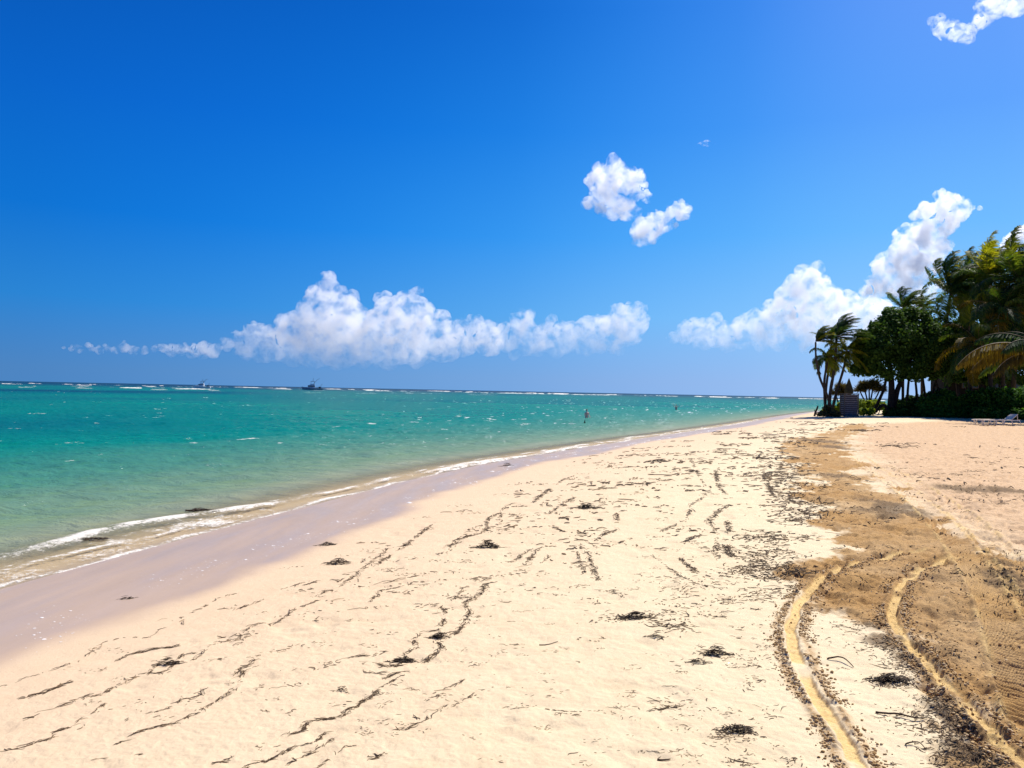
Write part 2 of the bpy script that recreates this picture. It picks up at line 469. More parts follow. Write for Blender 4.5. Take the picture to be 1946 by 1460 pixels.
def sand_material():
    m, t = material('sand')
    gn = t.node('ShaderNodeNewGeometry'); geo = gn.outputs['Position']; geo_n = gn.outputs['Normal']
    br, pk, dk, wet, damp, st, bk = [t.attr(k) for k in ('brown', 'pink', 'dark', 'wet', 'damp', 'strip', 'clod')]
    n_big = t.noise(geo, .7, 4); n_mid = t.noise(geo, 5, 5, .65); n_fine = t.noise(geo, 60, 4, .7); n_grain = t.noise(geo, 420, 2, .7)
    base = t.mix(t.mrange(n_big, .35, .68), (.67, .525, .325), (.71, .575, .365))
    pale = t.mix(t.mrange(n_mid, .35, .7), base, (.74, .61, .395))
    pink = t.mix(t.mrange(n_mid, .3, .7), (.50, .33, .185), (.66, .46, .275))
    c = t.mix(pk, pale, pink)
    fl = t.math('MULTIPLY', t.mrange(t.noise(geo, 6.5, 4, .7), .54, .66), t.math('MULTIPLY', pk, .6))
    c = t.mix(fl, c, (.30, .19, .10))  # dark flecks: debris, and small dent shadows put into the sand colour
    c = t.mix(t.math('MULTIPLY', damp, .8), c, (.64, .445, .29))
    brn = t.mix(t.mrange(n_mid, .3, .72), (.33, .175, .052), (.52, .305, .105))
    brn = t.mix(t.mrange(n_fine, .50, .72), brn, (.20, .105, .045))
    c = t.mix(t.math('MULTIPLY', br, t.mrange(n_big, .25, .6, .62, .95)), c, brn)
    drk = t.mix(t.mrange(n_fine, .35, .65), (.075, .05, .03), (.24, .16, .085))
    c = t.mix(t.math('MULTIPLY', dk, t.mrange(n_fine, .25, .6, .55, 1.0)), c, drk)
    c = t.mix(t.math('MULTIPLY', bk, t.mrange(n_fine, .38, .60, .35, .95)), c, (.40, .24, .10))
    c = t.mix(t.math('MULTIPLY', st, .9), c, t.mix(t.mrange(n_fine, .35, .65), (.62, .41, .15), (.72, .52, .235)))
    # specks of weed among the grains
    sp = t.math('MULTIPLY', t.mrange(t.noise(geo, 38, 3, .75), .66, .74), t.mrange(n_big, .35, .65, .15, .8))
    c = t.mix(t.math('MULTIPLY', sp, t.math('SUBTRACT', 1.0, damp)), c, (.17, .10, .05))
    mpv = t.node('ShaderNodeMapping'); mpv.inputs['Rotation'].default_value = (0, 0, .38); mpv.inputs['Scale'].default_value = (3.0, .6, 1); t.l.new(geo, mpv.inputs['Vector'])
    t_wet = t.noise(mpv.outputs[0], .8, 6, .65)
    c = t.mix(wet, c, t.mix(t.mrange(t_wet, .3, .7), (.44, .315, .215), (.49, .355, .25)))
    gr = t.mrange(n_grain, .3, .7, .86, 1.12)
    comb = t.node('ShaderNodeCombineColor')
    for i in range(3): t.l.new(gr, comb.inputs[i])
    c = t.mix(1.0, c, comb.outputs[0], 'MULTIPLY')
    mpw = t.node('ShaderNodeMapping'); mpw.inputs['Rotation'].default_value = (0, 0, .38); mpw.inputs['Scale'].default_value = (2.6, .45, 1); t.l.new(geo, mpw.inputs['Vector'])
    sheen = t.mrange(t.noise(mpw.outputs[0], 1.0, 5, .6), .35, .65, .28, .45)
    rough = t.mrange(wet, 0, 1, .92, sheen)
    hgt = t.math('ADD', t.math('MULTIPLY', n_fine, .7), t.math('MULTIPLY', n_grain, .3))
    dry = t.math('SUBTRACT', 1.0, wet)
    b = t.node('ShaderNodeBump'); b.inputs['Distance'].default_value = .014
    t.l.new(t.math('MULTIPLY', dry, t.mrange(br, 0, 1, .5, .9)), b.inputs['Strength']); t.l.new(hgt, b.inputs['Height'])
    lump = t.bump(t.noise(geo, 2.4, 5, .62), .5, .16)
    bl = t.node('ShaderNodeMix', data_type='VECTOR'); t.l.new(t.math('MULTIPLY', t.math('MAXIMUM', pk, t.math('MULTIPLY', br, .7)), .75), bl.inputs[0])
    t.l.new(geo_n, bl.inputs[4]); t.l.new(lump, bl.inputs[5]); t.l.new(bl.outputs[1], b.inputs['Normal'])
    spec = t.mrange(wet, 0, 1, .12, .17)
    t.out(t.bsdf(c, rough, spec, b.outputs[0]))
    return m

def build_beach():
    dy = np.concatenate([np.geomspace(3200, 1060, 30)[:-1], np.arange(1060, 60, -1.5), np.arange(60, 14, -.6), np.geomspace(14, .2, 50)])
    X, Y = polar_grid(dy, 1.7)
    nr, nc = X.shape
    x, y = X.ravel(), Y.ravel()
    z = zones(x, y)
    h = H0(x, y) + relief(x, y, z)
    Fc = grid_faces(nr, nc)
    keep = (z['s'][Fc] > -60).any(1)
    Fc = Fc[keep]
    # close the sheet under the camera
    V = np.stack([x, y, h], 1)
    V = np.vstack([V, [[0, 0, H0(np.array([0.]), np.array([0.]))[0]]]])
    hub = len(V) - 1
    z['strip'] = np.maximum(z['strip'], z['strip2'])
    att = {k: np.append(z[k], 0) for k in ('brown', 'pink', 'dark', 'wet', 'damp', 'strip', 'clod')}
    used = np.unique(Fc)
    mp = np.full(len(V), -1); mp[used] = np.arange(len(used))
    mp[hub] = len(used)
    sel = np.append(used, hub)
    o = new_mesh('beach', V[sel], mp[Fc], sand_material(), None, True, {k: a[sel] for k, a in att.items()})
    tag(o, kind='structure')

def sea_material():
    m, t = material('sea_water')
    geo = t.node('ShaderNodeNewGeometry').outputs['Position']
    dep, foam, reef, film = [t.attr(k) for k in ('depth', 'foam', 'reef', 'film')]  # foam holds real foam and the painted sun glints
    col = t.ramp(dep, [(0, (.42, .34, .20)), (.06, (.34, .32, .165)), (.14, (.19, .275, .13)), (.24, (.065, .225, .12)), (.36, (.001, .195, .122)), (.46, (.001, .168, .118)), (.55, (.001, .135, .112)), (.66, (.001, .098, .10)), (.86, (.002, .034, .062)), (1, (.002, .02, .052))])
    n1 = t.noise(geo, .9, 4, .6)
    col = t.mix(t.mrange(n1, .35, .7, 0, .22), col, (.004, .10, .085))
    col = t.mix(reef, col, (.035, .045, .04))
    mp = t.node('ShaderNodeMapping'); mp.inputs['Scale'].default_value = (1.0, 1.5, 1); mp.inputs['Rotation'].default_value = (0, 0, .3)
    t.l.new(geo, mp.inputs['Vector'])
    w1 = t.noise(mp.outputs[0], 1.1, 5, .62, .4); w2 = t.noise(mp.outputs[0], 6.5, 4, .65, .3)
    b1 = t.bump(w1, .55, .35); b2 = t.bump(w2, .35, .08, b1)
    body = t.node('ShaderNodeBsdfDiffuse'); t.l.new(col, body.inputs['Color']); t.l.new(b1, body.inputs['Normal'])
    glo = t.node('ShaderNodeBsdfGlossy'); glo.inputs['Roughness'].default_value = .13; t.l.new(b2, glo.inputs['Normal'])
    fre = t.node('ShaderNodeFresnel'); fre.inputs['IOR'].default_value = 1.33; t.l.new(b2, fre.inputs['Normal'])
    wm = t.node('ShaderNodeMixShader'); t.l.new(t.math('MULTIPLY', fre.outputs[0], .27), wm.inputs[0]); t.l.new(body.outputs[0], wm.inputs[1]); t.l.new(glo.outputs[0], wm.inputs[2])
    wat = wm.outputs[0]
    tr = t.node('ShaderNodeBsdfTransparent'); tr.inputs[0].default_value = (.93, .95, .90, 1)
    thin = t.node('ShaderNodeMixShader'); t.l.new(film, thin.inputs[0]); t.l.new(wat, thin.inputs[1]); t.l.new(tr.outputs[0], thin.inputs[2])
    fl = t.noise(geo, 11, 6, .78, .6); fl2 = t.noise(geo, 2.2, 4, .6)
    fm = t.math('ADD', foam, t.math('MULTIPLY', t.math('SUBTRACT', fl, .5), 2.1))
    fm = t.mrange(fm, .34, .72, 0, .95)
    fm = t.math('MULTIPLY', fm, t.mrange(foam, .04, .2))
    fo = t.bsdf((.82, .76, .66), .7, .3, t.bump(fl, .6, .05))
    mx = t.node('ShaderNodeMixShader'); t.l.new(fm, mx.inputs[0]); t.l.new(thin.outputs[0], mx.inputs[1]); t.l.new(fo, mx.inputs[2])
    t.out(mx.outputs[0])
    return m

def build_sea():
    dy = np.concatenate([np.geomspace(2600, 520, 20)[:-1], np.arange(520, 120, -1.3), np.arange(120, 24, -.55), np.arange(24, 1.6, -.16), np.geomspace(1.6, .12, 40)])
    X, Y = polar_grid(dy, 1.7)
    nr, nc = X.shape
    x, y = X.ravel(), Y.ravel()
    s = shore(x, y); d = -s
    r = np.hypot(x, y)
    px = CU + F * x / np.maximum(y, .1)          # bearing, for the reef line
    # waves: chop running in along the shore normal plus cross chop
    amp = sstep(0.2, 7, d)
    wx = x * .93 - y * .36
    h = ((fbm(wx * .55, (y * .93 + x * .36) * .28, 4, 51) - .5) * .20 + (fbm(wx * 1.7, y * 1.0, 3, 55) - .5) * .10 + (fbm(x * 4, y * 4, 2, 58) - .5) * .03) * amp
    h *= np.interp(r, [0, 60, 300, 900], [1, 1.3, 2.0, 2.6])
    # the little breaker and the swash
    al = (y + x * .4)
    off = 1.25 * sstep(20, 9, y) + .25 + (fbm(al * .28, al * 0 + 5, 3, 61) - .5) * 1.0
    brk = np.exp(-((d - off) / .25) ** 2)
    strength = sstep(.33, .60, fbm(al * .42, al * 0 + 2, 3, 63))
    h += brk * .04 * (.4 + .6 * strength)
    off2 = 4.6 + (fbm(al * .2, al * 0 + 8, 2, 65) - .5) * 2.4
    h += np.exp(-((d - off2) / .5) ** 2) * .07 * sstep(.45, .7, fbm(al * .3, al * 0 + 1, 3, 66))
    foam = brk * (.42 + .28 * strength) * (.35 + 1.1 * fbm(x * 2.6, y * 2.6, 3, 69))
    lace = fbm(x * 1.7, y * 1.7, 4, 68)
    foam = np.maximum(foam, sstep(off + .1, off - .9, d) * sstep(0, .3, d) * (lace - .16) * 1.15 * (.5 + .5 * strength))
    e1 = .06 + (fbm(al * .9, al * 0 + 3, 3, 170) - .5) * .35
    edge = np.exp(-((d - e1) / .10) ** 2) * (.34 + .6 * fbm(al * 1.3, al * 0, 3, 70))
    e2 = .62 + (fbm(al * .5, al * 0 + 6, 3, 171) - .5) * .9
    edge = np.maximum(edge, np.exp(-((d - e2) / .10) ** 2) * (1.0 * fbm(al * 1.1, al * 0 + 9, 3, 172)))
    foam = np.maximum(foam, edge)
    # small whitecaps, plus sun glints painted in as foam flecks, denser rightward
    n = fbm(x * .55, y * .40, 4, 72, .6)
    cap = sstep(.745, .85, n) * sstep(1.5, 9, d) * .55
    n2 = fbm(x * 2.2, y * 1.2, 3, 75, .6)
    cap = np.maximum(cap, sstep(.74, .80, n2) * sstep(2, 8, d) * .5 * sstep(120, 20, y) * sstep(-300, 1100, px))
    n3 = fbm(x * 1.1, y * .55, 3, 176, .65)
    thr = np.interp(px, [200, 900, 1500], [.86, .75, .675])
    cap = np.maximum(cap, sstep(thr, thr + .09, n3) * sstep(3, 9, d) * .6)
    foam = np.maximum(foam, cap * sstep(500, 180, r))  # whitecaps and painted glints join the foam mask together
    # reef: breakers far out
    rr = 620 + 90 * (fbm(px * .004, px * 0 + 4, 3, 80) - .5) + 130 * sstep(900, 1500, px) + 500 * 0
    seg = np.maximum(sstep(.50, .68, fbm(px * .022, r * .03, 5, 82, .65)) * sstep(500, 720, px), sstep(.66, .74, fbm(px * .018, r * .015, 3, 84)) * .9)
    rf = np.exp(-((r - rr) / 26) ** 2) * seg
    seg2 = sstep(.60, .72, fbm(px * .02, r * .012, 4, 86))
    rf2 = np.exp(-((r - 420) / 120) ** 2) * seg2 * .9 * sstep(1500, 300, px)
    rf3 = np.exp(-((r - 900) / 100) ** 2) * sstep(.54, .68, fbm(px * .03, r * .01, 5, 88, .65))
    front = (y > 50)
    foam = np.maximum(foam, np.maximum(np.maximum(rf, rf2 * .8), rf3) * 1.0 * front)
    h += (rf * .8 + rf2 * .3 + rf3 * .8) * front
    reef = np.exp(-((r - rr + 85) / 50) ** 2) * sstep(1100, 1300, px) * sstep(1480, 1400, px) * front * .95 + 0
    # bands of weed and deeper channels, read as depth
    base = np.interp(d, [0, 1.2, 3, 7, 14, 24, 60, 150, 300, 480, 700, 1500], [0, .05, .13, .22, .33, .41, .48, .53, .61, .72, .90, 1.0])
    patch = (fbm(x * .035 + .4, y * .022, 4, 90) - .5) * 2
    dark = np.exp(-((r - 46) / 9) ** 2) * sstep(700, -200, px) * .13 + np.exp(-((r - 240) / 36) ** 2) * sstep(900, 100, px) * .26
    streak = (fbm(x * .012, y * .06, 4, 190) - .5) * 2 * sstep(25, 70, y)
    dep = np.clip(base + streak * .10 * sstep(6, 30, d) + patch * .15 * sstep(6, 30, d) * sstep(2500, 500, r) + dark * sstep(5, 20, d), 0, 1)
    film = sstep(2.3, 0.05, d) * .85
    V = np.stack([x, y, h + 0.012 * sstep(0, .4, d)], 1)
    Fc = grid_faces(nr, nc)
    Fc = Fc[(s[Fc] < .25).any(1)]
    used = np.unique(Fc); mp = np.full(len(V), -1); mp[used] = np.arange(len(used))
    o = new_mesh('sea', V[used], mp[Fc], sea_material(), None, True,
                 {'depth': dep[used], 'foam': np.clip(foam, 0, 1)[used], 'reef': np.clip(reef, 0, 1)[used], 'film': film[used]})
    tag(o, kind='structure')

# ------------------------------------------------------------------ clouds: lumpy bodies of scattering vapour far off
def cloud_material(name, dens, px, z0, z1):
    m, t = material(name)
    geo = t.node('ShaderNodeNewGeometry').outputs['Position']
    n = t.noise(geo, 1 / (24 * px), 6, .66, .5)
    k = t.mrange(n, .43, .61, .0, 1.35, True)
    sx = t.node('ShaderNodeSeparateXYZ'); t.l.new(geo, sx.inputs[0])
    k = t.math('MULTIPLY', k, t.mrange(sx.outputs[2], z0, z1, .16, 1.0, True))
    v = t.node('ShaderNodeVolumeScatter'); v.inputs['Color'].default_value = (1, 1, 1, 1)
    t.l.new(t.math('MULTIPLY', k, dens), v.inputs['Density']); v.inputs['Anisotropy'].default_value = .45
    t.out(None, v.outputs[0])
    m.cycles.volume_step_rate = 1.0
    return m

def make_cloud(label, blobs, D, depth_px=9.0, seed=0, ragged=1.0, kids=7, fade=False):
    r_ = random.Random(seed)
    px = D / F
    bm = bmesh.new()
    allb = []
    for (u, v, r) in blobs:
        r = r * 1.12
        allb.append((u, v, r, r_.uniform(-.6, .6) * r))
        for k in range(kids):
            a = r_.uniform(-.5, math.pi + .5); q = r_.uniform(.65, 1.05) * r
            allb.append((u + math.cos(a) * q, v - math.sin(a) * q, r * r_.uniform(.28, .52), r_.uniform(-.9, .5) * r))
    for (u, v, r, dz) in allb:
        c = at(u, v, D + dz * px)
        mtx = Matrix.Translation(Vector(c)) @ Matrix.Diagonal((r * px, r * px, r * px, 1))
        bmesh.ops.create_icosphere(bm, subdivisions=3, radius=1, matrix=mtx)
    me = bpy.data.meshes.new('cloud'); bm.to_mesh(me); bm.free()
    tmp = bpy.data.objects.new('tmp', me); link(tmp)
    md = tmp.modifiers.new('r', 'REMESH'); md.mode = 'VOXEL'; md.voxel_size = 1.25 * px
    dg = bpy.context.evaluated_depsgraph_get()
    me2 = bpy.data.meshes.new_from_object(tmp.evaluated_get(dg))
    bpy.data.objects.remove(tmp); bpy.data.meshes.remove(me)
    n = len(me2.vertices)
    V = np.empty(n * 3, np.float32); me2.vertices.foreach_get('co', V); V = V.reshape(-1, 3).astype(float)
    N = np.empty(n * 3, np.float32); me2.vertices.foreach_get('normal', N); N = N.reshape(-1, 3)
    q = V / px
    d = 0
    for k, (wl, am) in enumerate(((26, 9.0), (12, 5.0), (6, 3.0), (3, 1.6))):
        d = d + (vnoise3(q[:, 0] / wl, q[:, 1] / wl, q[:, 2] / wl, 200 + seed + k) - .5) * am * ragged
    V = V + N * (d * px)[:, None]
    me2.vertices.foreach_set('co', V.astype(np.float32).ravel()); me2.update()
    me2.name = 'cloud'
    zlo, zhi = float(V[:, 2].min()), float(V[:, 2].min() + 125 * px if fade else V[:, 2].min() + 12 * px)
    o = link(bpy.data.objects.new('cloud', me2))
    me2.materials.clear(); me2.materials.append(cloud_material('cloud_vapour', 1.0 / (1.2 * depth_px * px), px, zlo, zhi))
    tag(o, label, 'cloud', 'clouds over the sea')
    return o

def build_clouds():
    make_cloud('tall cumulus tower rising above the long cloud bank, right of the two boats',
               [(622, 552, 24), (606, 566, 22), (636, 582, 34), (600, 595, 26), (655, 605, 36), (612, 615, 34), (600, 645, 42), (650, 650, 46), (690, 625, 30), (705, 645, 40), (738, 592, 26), (725, 605, 24), (745, 630, 40), (780, 584, 26), (788, 612, 30), (770, 650, 42), (560, 635, 30), (555, 660, 26), (565, 612, 12),
                (482, 634, 16), (500, 650, 26), (455, 648, 16), (525, 655, 30), (432, 655, 12), (470, 665, 18), (820, 645, 38), (855, 640, 28), (850, 660, 26), (880, 650, 26), (905, 632, 22), (930, 650, 26), (560, 672, 22), (600, 675, 24), (640, 678, 24), (690, 676, 24), (740, 678, 24), (790, 676, 22), (840, 672, 20), (500, 672, 18)], 5200, 20, 1, fade=True)
    make_cloud('low ragged cumulus end of the cloud bank over the middle of the horizon',
               [(965, 645, 24), (994, 618, 20), (985, 632, 20), (1000, 645, 28), (1040, 640, 26), (1080, 635, 24), (1070, 652, 22), (1110, 632, 24), (1130, 645, 26), (1150, 622, 24), (1165, 640, 26), (1185, 608, 24), (1206, 598, 18), (1222, 585, 9), (1195, 630, 26), (1217, 615, 14), (1140, 652, 20), (1196, 580, 4), (1020, 655, 18), (980, 664, 18), (1060, 662, 18), (1110, 660, 18), (1170, 655, 18)], 4900, 22, 2, fade=True)
    make_cloud('two torn white puffs floating free high over the sea',
               [(1140, 345, 24), (1160, 340, 26), (1185, 345, 26), (1205, 350, 18), (1150, 365, 20), (1165, 385, 26), (1190, 395, 20), (1120, 388, 10), (1135, 390, 12), (1228, 374, 13), (1212, 372, 12), (1215, 335, 12), (1222, 442, 22), (1240, 436, 24), (1262, 426, 18), (1216, 456, 10), (1295, 402, 15), (1278, 400, 13), (1302, 410, 10), (1255, 410, 10), (1310, 395, 5)], 3000, 15, 3, 1.35, 5)
    make_cloud('broad white cumulus behind the leaning palms, spreading left along the horizon',
               [(1540, 540, 28), (1515, 560, 28), (1555, 575, 34), (1500, 592, 32), (1540, 610, 40), (1590, 598, 34), (1620, 615, 36), (1470, 610, 30), (1440, 620, 24), (1410, 635, 26), (1370, 635, 26), (1335, 630, 22), (1305, 634, 18), (1280, 640, 11), (1640, 600, 30), (1680, 620, 36), (1720, 620, 36), (1480, 640, 26), (1340, 648, 18), (1450, 645, 20), (1600, 640, 30), (1650, 645, 30), (1540, 650, 24), (1380, 655, 16)], 4300, 19, 4, fade=True)
    make_cloud('tilted white cloud tower leaning right above the tall palms',
               [(1803, 386, 22), (1818, 402, 22), (1785, 410, 26), (1765, 435, 30), (1792, 428, 24), (1740, 460, 30), (1765, 475, 32), (1715, 490, 30), (1742, 508, 32), (1690, 515, 30), (1715, 535, 30), (1670, 542, 24), (1652, 552, 14), (1845, 397, 7), (1862, 396, 4), (1666, 503, 9), (1740, 535, 20)], 3600, 15, 5)
    make_cloud('small white cloud peeping over the right-hand palm tops', [(1925, 470, 18), (1945, 455, 20), (1965, 440, 24), (1990, 430, 24)], 3900, 13, 6)
    make_cloud('small white cloud glimpsed between the two stands of palms', [(1760, 560, 16), (1775, 545, 14), (1748, 552, 10)], 3950, 13, 16)
    make_cloud('thin white wisps at the top right corner of the sky',
               [(1775, 38, 8), (1782, 46, 9), (1790, 52, 11), (1800, 60, 11), (1815, 68, 12), (1828, 72, 10), (1838, 76, 8), (1850, 50, 8), (1860, 42, 9), (1870, 35, 12), (1885, 26, 14), (1895, 15, 18), (1905, 6, 22), (1930, 2, 24), (1880, 5, 20), (1840, 62, 9), (1800, 45, 14), (1820, 60, 16), (1790, 35, 12)], 2400, 26, 7, 1.7, 3)
    make_cloud('faint row of small low clouds near the left end of the horizon',
               [(120, 660, 5), (135, 664, 5), (150, 665, 6), (170, 664, 7), (188, 666, 7), (205, 663, 8), (220, 664, 8), (236, 659, 9), (255, 666, 8), (275, 668, 8), (295, 667, 8), (310, 663, 8), (328, 667, 9), (345, 664, 10), (365, 668, 10), (385, 667, 11), (405, 668, 10)], 6500, 24, 8, 1.0, 3)
    make_cloud('tiny wisp alone in the blue, upper right of the torn puffs', [(1325, 275, 4), (1332, 273, 5), (1338, 272, 5), (1346, 273, 5), (1355, 274, 4)], 2800, 26, 9, 1.0, 3)

# ------------------------------------------------------------------ leaves
def leaf_mesh(C, L, W, A, B, tone, name, mat, parent):
    """one 6-sided leaf per row: centre C, half length along A, half width along B"""
    k = np.array([[1, 0], [.45, .9], [-.5, .85], [-1, 0], [-.5, -.85], [.45, -.9]])
    V = C[:, None] + A[:, None] * (k[None, :, 0:1] * L[:, None, None]) + B[:, None] * (k[None, :, 1:2] * W[:, None, None])
    n = len(C)
    Fc = np.arange(n * 6).reshape(n, 6)
    return new_mesh(name, V.reshape(-1, 3), Fc, mat, parent, False, {'tone': np.repeat(tone, 6)})

def crown(blobs, n, size, name, mat, parent, squash=.85, up=.5, loose=.16, seed=0, wide=.8, tone_shift=0.0, lump=.35):
    """leaves through lumpy masses; blobs = (x, y, z, r)"""
    r_ = np.random.default_rng(seed)
    B = np.array(blobs, float)
    w = B[:, 3] ** 2; w /= w.sum()
    idx = r_.choice(len(B), n, p=w)
    d = r_.normal(size=(n, 3)); d /= np.linalg.norm(d, axis=1)[:, None]
    lo = vnoise3(d[:, 0] * 2.4 + idx * 7.1, d[:, 1] * 2.4, d[:, 2] * 2.4, 300 + seed)
    rad = B[idx, 3] * (1 - lump + 2 * lump * lo) * r_.uniform(.25, 1, n) ** .30
    rad *= np.where(r_.random(n) < loose, r_.uniform(1.0, 1.16, n), 1)
    C = B[idx, :3] + d * rad[:, None] * np.array([1, 1, squash])
    # open the mass where a slow noise is low, so that light comes through
    g = vnoise3(C[:, 0] * .9, C[:, 1] * .9, C[:, 2] * .9, 400 + seed)
    keep = (g > .27) | (r_.random(n) < .25)
    C, d = C[keep], d[keep]; n = len(C)
    nn = d * .7 + r_.normal(size=(n, 3)) * .6 + np.array([0, 0, up]); nn /= np.linalg.norm(nn, axis=1)[:, None]
    t = r_.normal(size=(n, 3)); A = np.cross(nn, t); A /= np.linalg.norm(A, axis=1)[:, None]
    Bv = np.cross(nn, A)
    L = size * r_.uniform(.6, 1.25, n)
    tone = np.clip(.5 * vnoise3(C[:, 0] * .8, C[:, 1] * .8, C[:, 2] * .8, 500 + seed) + .6 * r_.random(n) - .05 + tone_shift, 0, 1)
    return leaf_mesh(C, L, L * wide, A, Bv, tone, name, mat, parent)

LEAF_DARK = leaf_mat('sea_grape_leaf', (.018, .042, .011), (.042, .098, .018), (.12, .20, .032), .34, .65, .06)
LEAF_HEDGE = leaf_mat('hedge_leaf', (.022, .06, .014), (.048, .145, .020), (.11, .24, .035), .36, .65, .06)
LEAF_LIME = leaf_mat('creeper_leaf', (.12, .19, .02), (.21, .30, .03), (.33, .41, .04), .45, .6, .08)
LEAF_BROWN = leaf_mat('dry_scrub_leaf', (.06, .048, .02), (.12, .095, .035), (.19, .16, .055), .35, .7, .08)
BARK = plain('bark', (.06, .048, .038), .9, .1, .45, 9, .6)
BARK_DARK = plain('dark_bark', (.03, .024, .02), .9, .1, .45, 9, .6)

def frond_mat(name, a, b, c, trans, rib=(.16, .13, .08)):
    m, t = material(name)
    tone = t.attr('tone')
    col = t.ramp(tone, [(0, a), (.5, b), (1, c)])
    col = t.mix(t.attr('rib'), col, rib)
    d = t.bsdf(col, .55, .18)
    tr = t.node('ShaderNodeBsdfTranslucent'); t.l.new(t.mix(1.0, col, (1.7, 1.5, .5), 'MULTIPLY'), tr.inputs['Color'])
    mx = t.node('ShaderNodeMixShader'); mx.inputs[0].default_value = trans
    t.l.new(d, mx.inputs[1]); t.l.new(tr.outputs[0], mx.inputs[2]); t.out(mx.outputs[0])
    return m
FR_GREEN = frond_mat('palm_frond_green', (.018, .045, .015), (.045, .10, .018), (.14, .19, .024), .46)
FR_YEL = frond_mat('palm_frond_yellow_green', (.075, .11, .013), (.18, .22, .018), (.31, .30, .024), .62)
FR_DEAD = frond_mat('palm_frond_dry', (.055, .050, .011), (.13, .105, .014), (.24, .18, .018), .45, (.40, .36, .29))

def frond_mesh(base, az, el, L, r_, wind=1.0, grav=1.0, name='frond', mat=None, parent=None, leaf=.20, rib_r=.028, npairs=72, wdir=(1, .18, .05), hang=.55):
    n = 18
    P = [np.array(base, float)]
    d = np.array([math.cos(el) * math.sin(az), math.cos(el) * math.cos(az), math.sin(el)])
    W = np.array(wdir) * wind
    D = [d]
    for i in range(n):
        t = i / n
        d = d + W * (.015 + .15 * t) + np.array([0, 0, -1]) * grav * (.02 + .12 * t)
        d = d / np.linalg.norm(d)
        P.append(P[-1] + d * L / n); D.append(d)
    P = np.array(P); D = np.array(D)
    m = MB(); m.tube(P, [rib_r * (1 - .8 * i / n) for i in range(n + 1)], 5)
    V = [np.array(m.v)]; Fq = [f for f in m.f]; rib = [np.ones(len(m.v))]; tone = [np.full(len(m.v), .6)]
    T = np.linspace(.10, 1.0, npairs)
    base_n = sum(len(v) for v in V)
    tone0 = r_.uniform(.1, .8)
    for sgn in (-1, 1):
        tt = np.clip(T + r_.normal(0, .006, npairs), .06, 1)
        x = tt * n; i0 = np.minimum(x.astype(int), n - 1); fr = (x - i0)[:, None]
        p = P[i0] * (1 - fr) + P[i0 + 1] * fr
        dd = D[i0] * (1 - fr) + D[i0 + 1] * fr
        side = np.cross(dd, np.array([0, 0, 1.0])); side /= np.maximum(np.linalg.norm(side, axis=1), .15)[:, None]
        ll = L * leaf * (np.sin(np.pi * np.clip(tt * .86 + .10, 0, 1)) ** .6) * r_.uniform(.75, 1.1, npairs)
        q = side * sgn * .75 + dd * .75 + W * .25 + np.array([0, 0, -1.0]) * max(0, hang - .55) + r_.normal(0, .10, (npairs, 3)); q /= np.linalg.norm(q, axis=1)[:, None]
        q2 = q * .6 + W * .75 + np.array([0, 0, -hang * grav]) + r_.normal(0, .13, (npairs, 3)); q2 /= np.linalg.norm(q2, axis=1)[:, None]
        wdt = np.clip(L * .009, .026, .045) * np.ones(npairs) * r_.uniform(.8, 1.2, npairs)
        bn = np.cross(q, dd); bn = np.cross(q, bn); bn /= np.maximum(np.linalg.norm(bn, axis=1), .05)[:, None]
        a = p; b = p + q * (ll * .5)[:, None]; c = b + q2 * (ll * .5)[:, None]
        w = bn * wdt[:, None]
        vv = np.stack([a - w * .5, a + w * .5, b - w, b + w, c - w * .15, c + w * .15], 1).reshape(-1, 3)
        V.append(vv); rib.append(np.zeros(len(vv)))
        tone.append(np.repeat(np.clip(tone0 + r_.normal(0, .17, npairs), 0, 1), 6))
        for k in range(npairs):
            o = base_n + k * 6
            Fq.append((o, o + 1, o + 3, o + 2)); Fq.append((o + 2, o + 3, o + 5, o + 4))
        base_n += len(vv)
    return new_mesh(name, np.vstack(V), Fq, mat, parent, False, {'tone': np.concatenate(tone), 'rib': np.concatenate(rib)})

def palm(label, trunk_px, Y, crown_r, nfr, seed, mats, r0=.16, r1=.09, wind=1.0, grav=.8, spread=1.0, leaf=.22, els=(-.2, 1.35), dy=0.0, bark=None, rib_r=.028, group='wind-blown palms on the beach', az_bias=None, extra=()):
    r_ = np.random.default_rng(seed)
    pts = [at(u, v, Y + dy * i / len(trunk_px)) for i, (u, v) in enumerate(trunk_px)]
    gz = ztop(pts[0][0], pts[0][1])[0]
    pts[0][2] = gz - .15
    base = pts[0].copy()
    root = thing('palm_tree', label, 'palm tree', tuple(base), group)
    sp = smooth_line(np.array(pts), 5) - base
    m = MB(); nn = len(sp)
    m.tube(sp, [(r0 * 1.45 if i == 0 else r0 + (r1 - r0) * i / nn) * (1 + .06 * math.sin(i * 2.1)) for i in range(nn)], 9)
    m.build('trunk', bark or BARK, root, True)
    top = sp[-1]
    for i in range(nfr):
        az = (i * 2.399 + r_.uniform(-.3, .3)) if az_bias is None else r_.normal(*az_bias)
        el = els[0] + (els[1] - els[0]) * ((i + .5) / nfr) ** .8
        frond_mesh(top + np.array([0, 0, .05]), az, el, crown_r * r_.uniform(.8, 1.1), r_, wind * r_.uniform(.8, 1.2), grav * r_.uniform(.7, 1.3), 'frond', mats[int(r_.integers(len(mats)))], root, leaf, rib_r)
    for az, el, L in extra:
        frond_mesh(top, az, el, L, r_, .95, .55, 'frond', FR_GREEN, root, .26, rib_r)
    return root

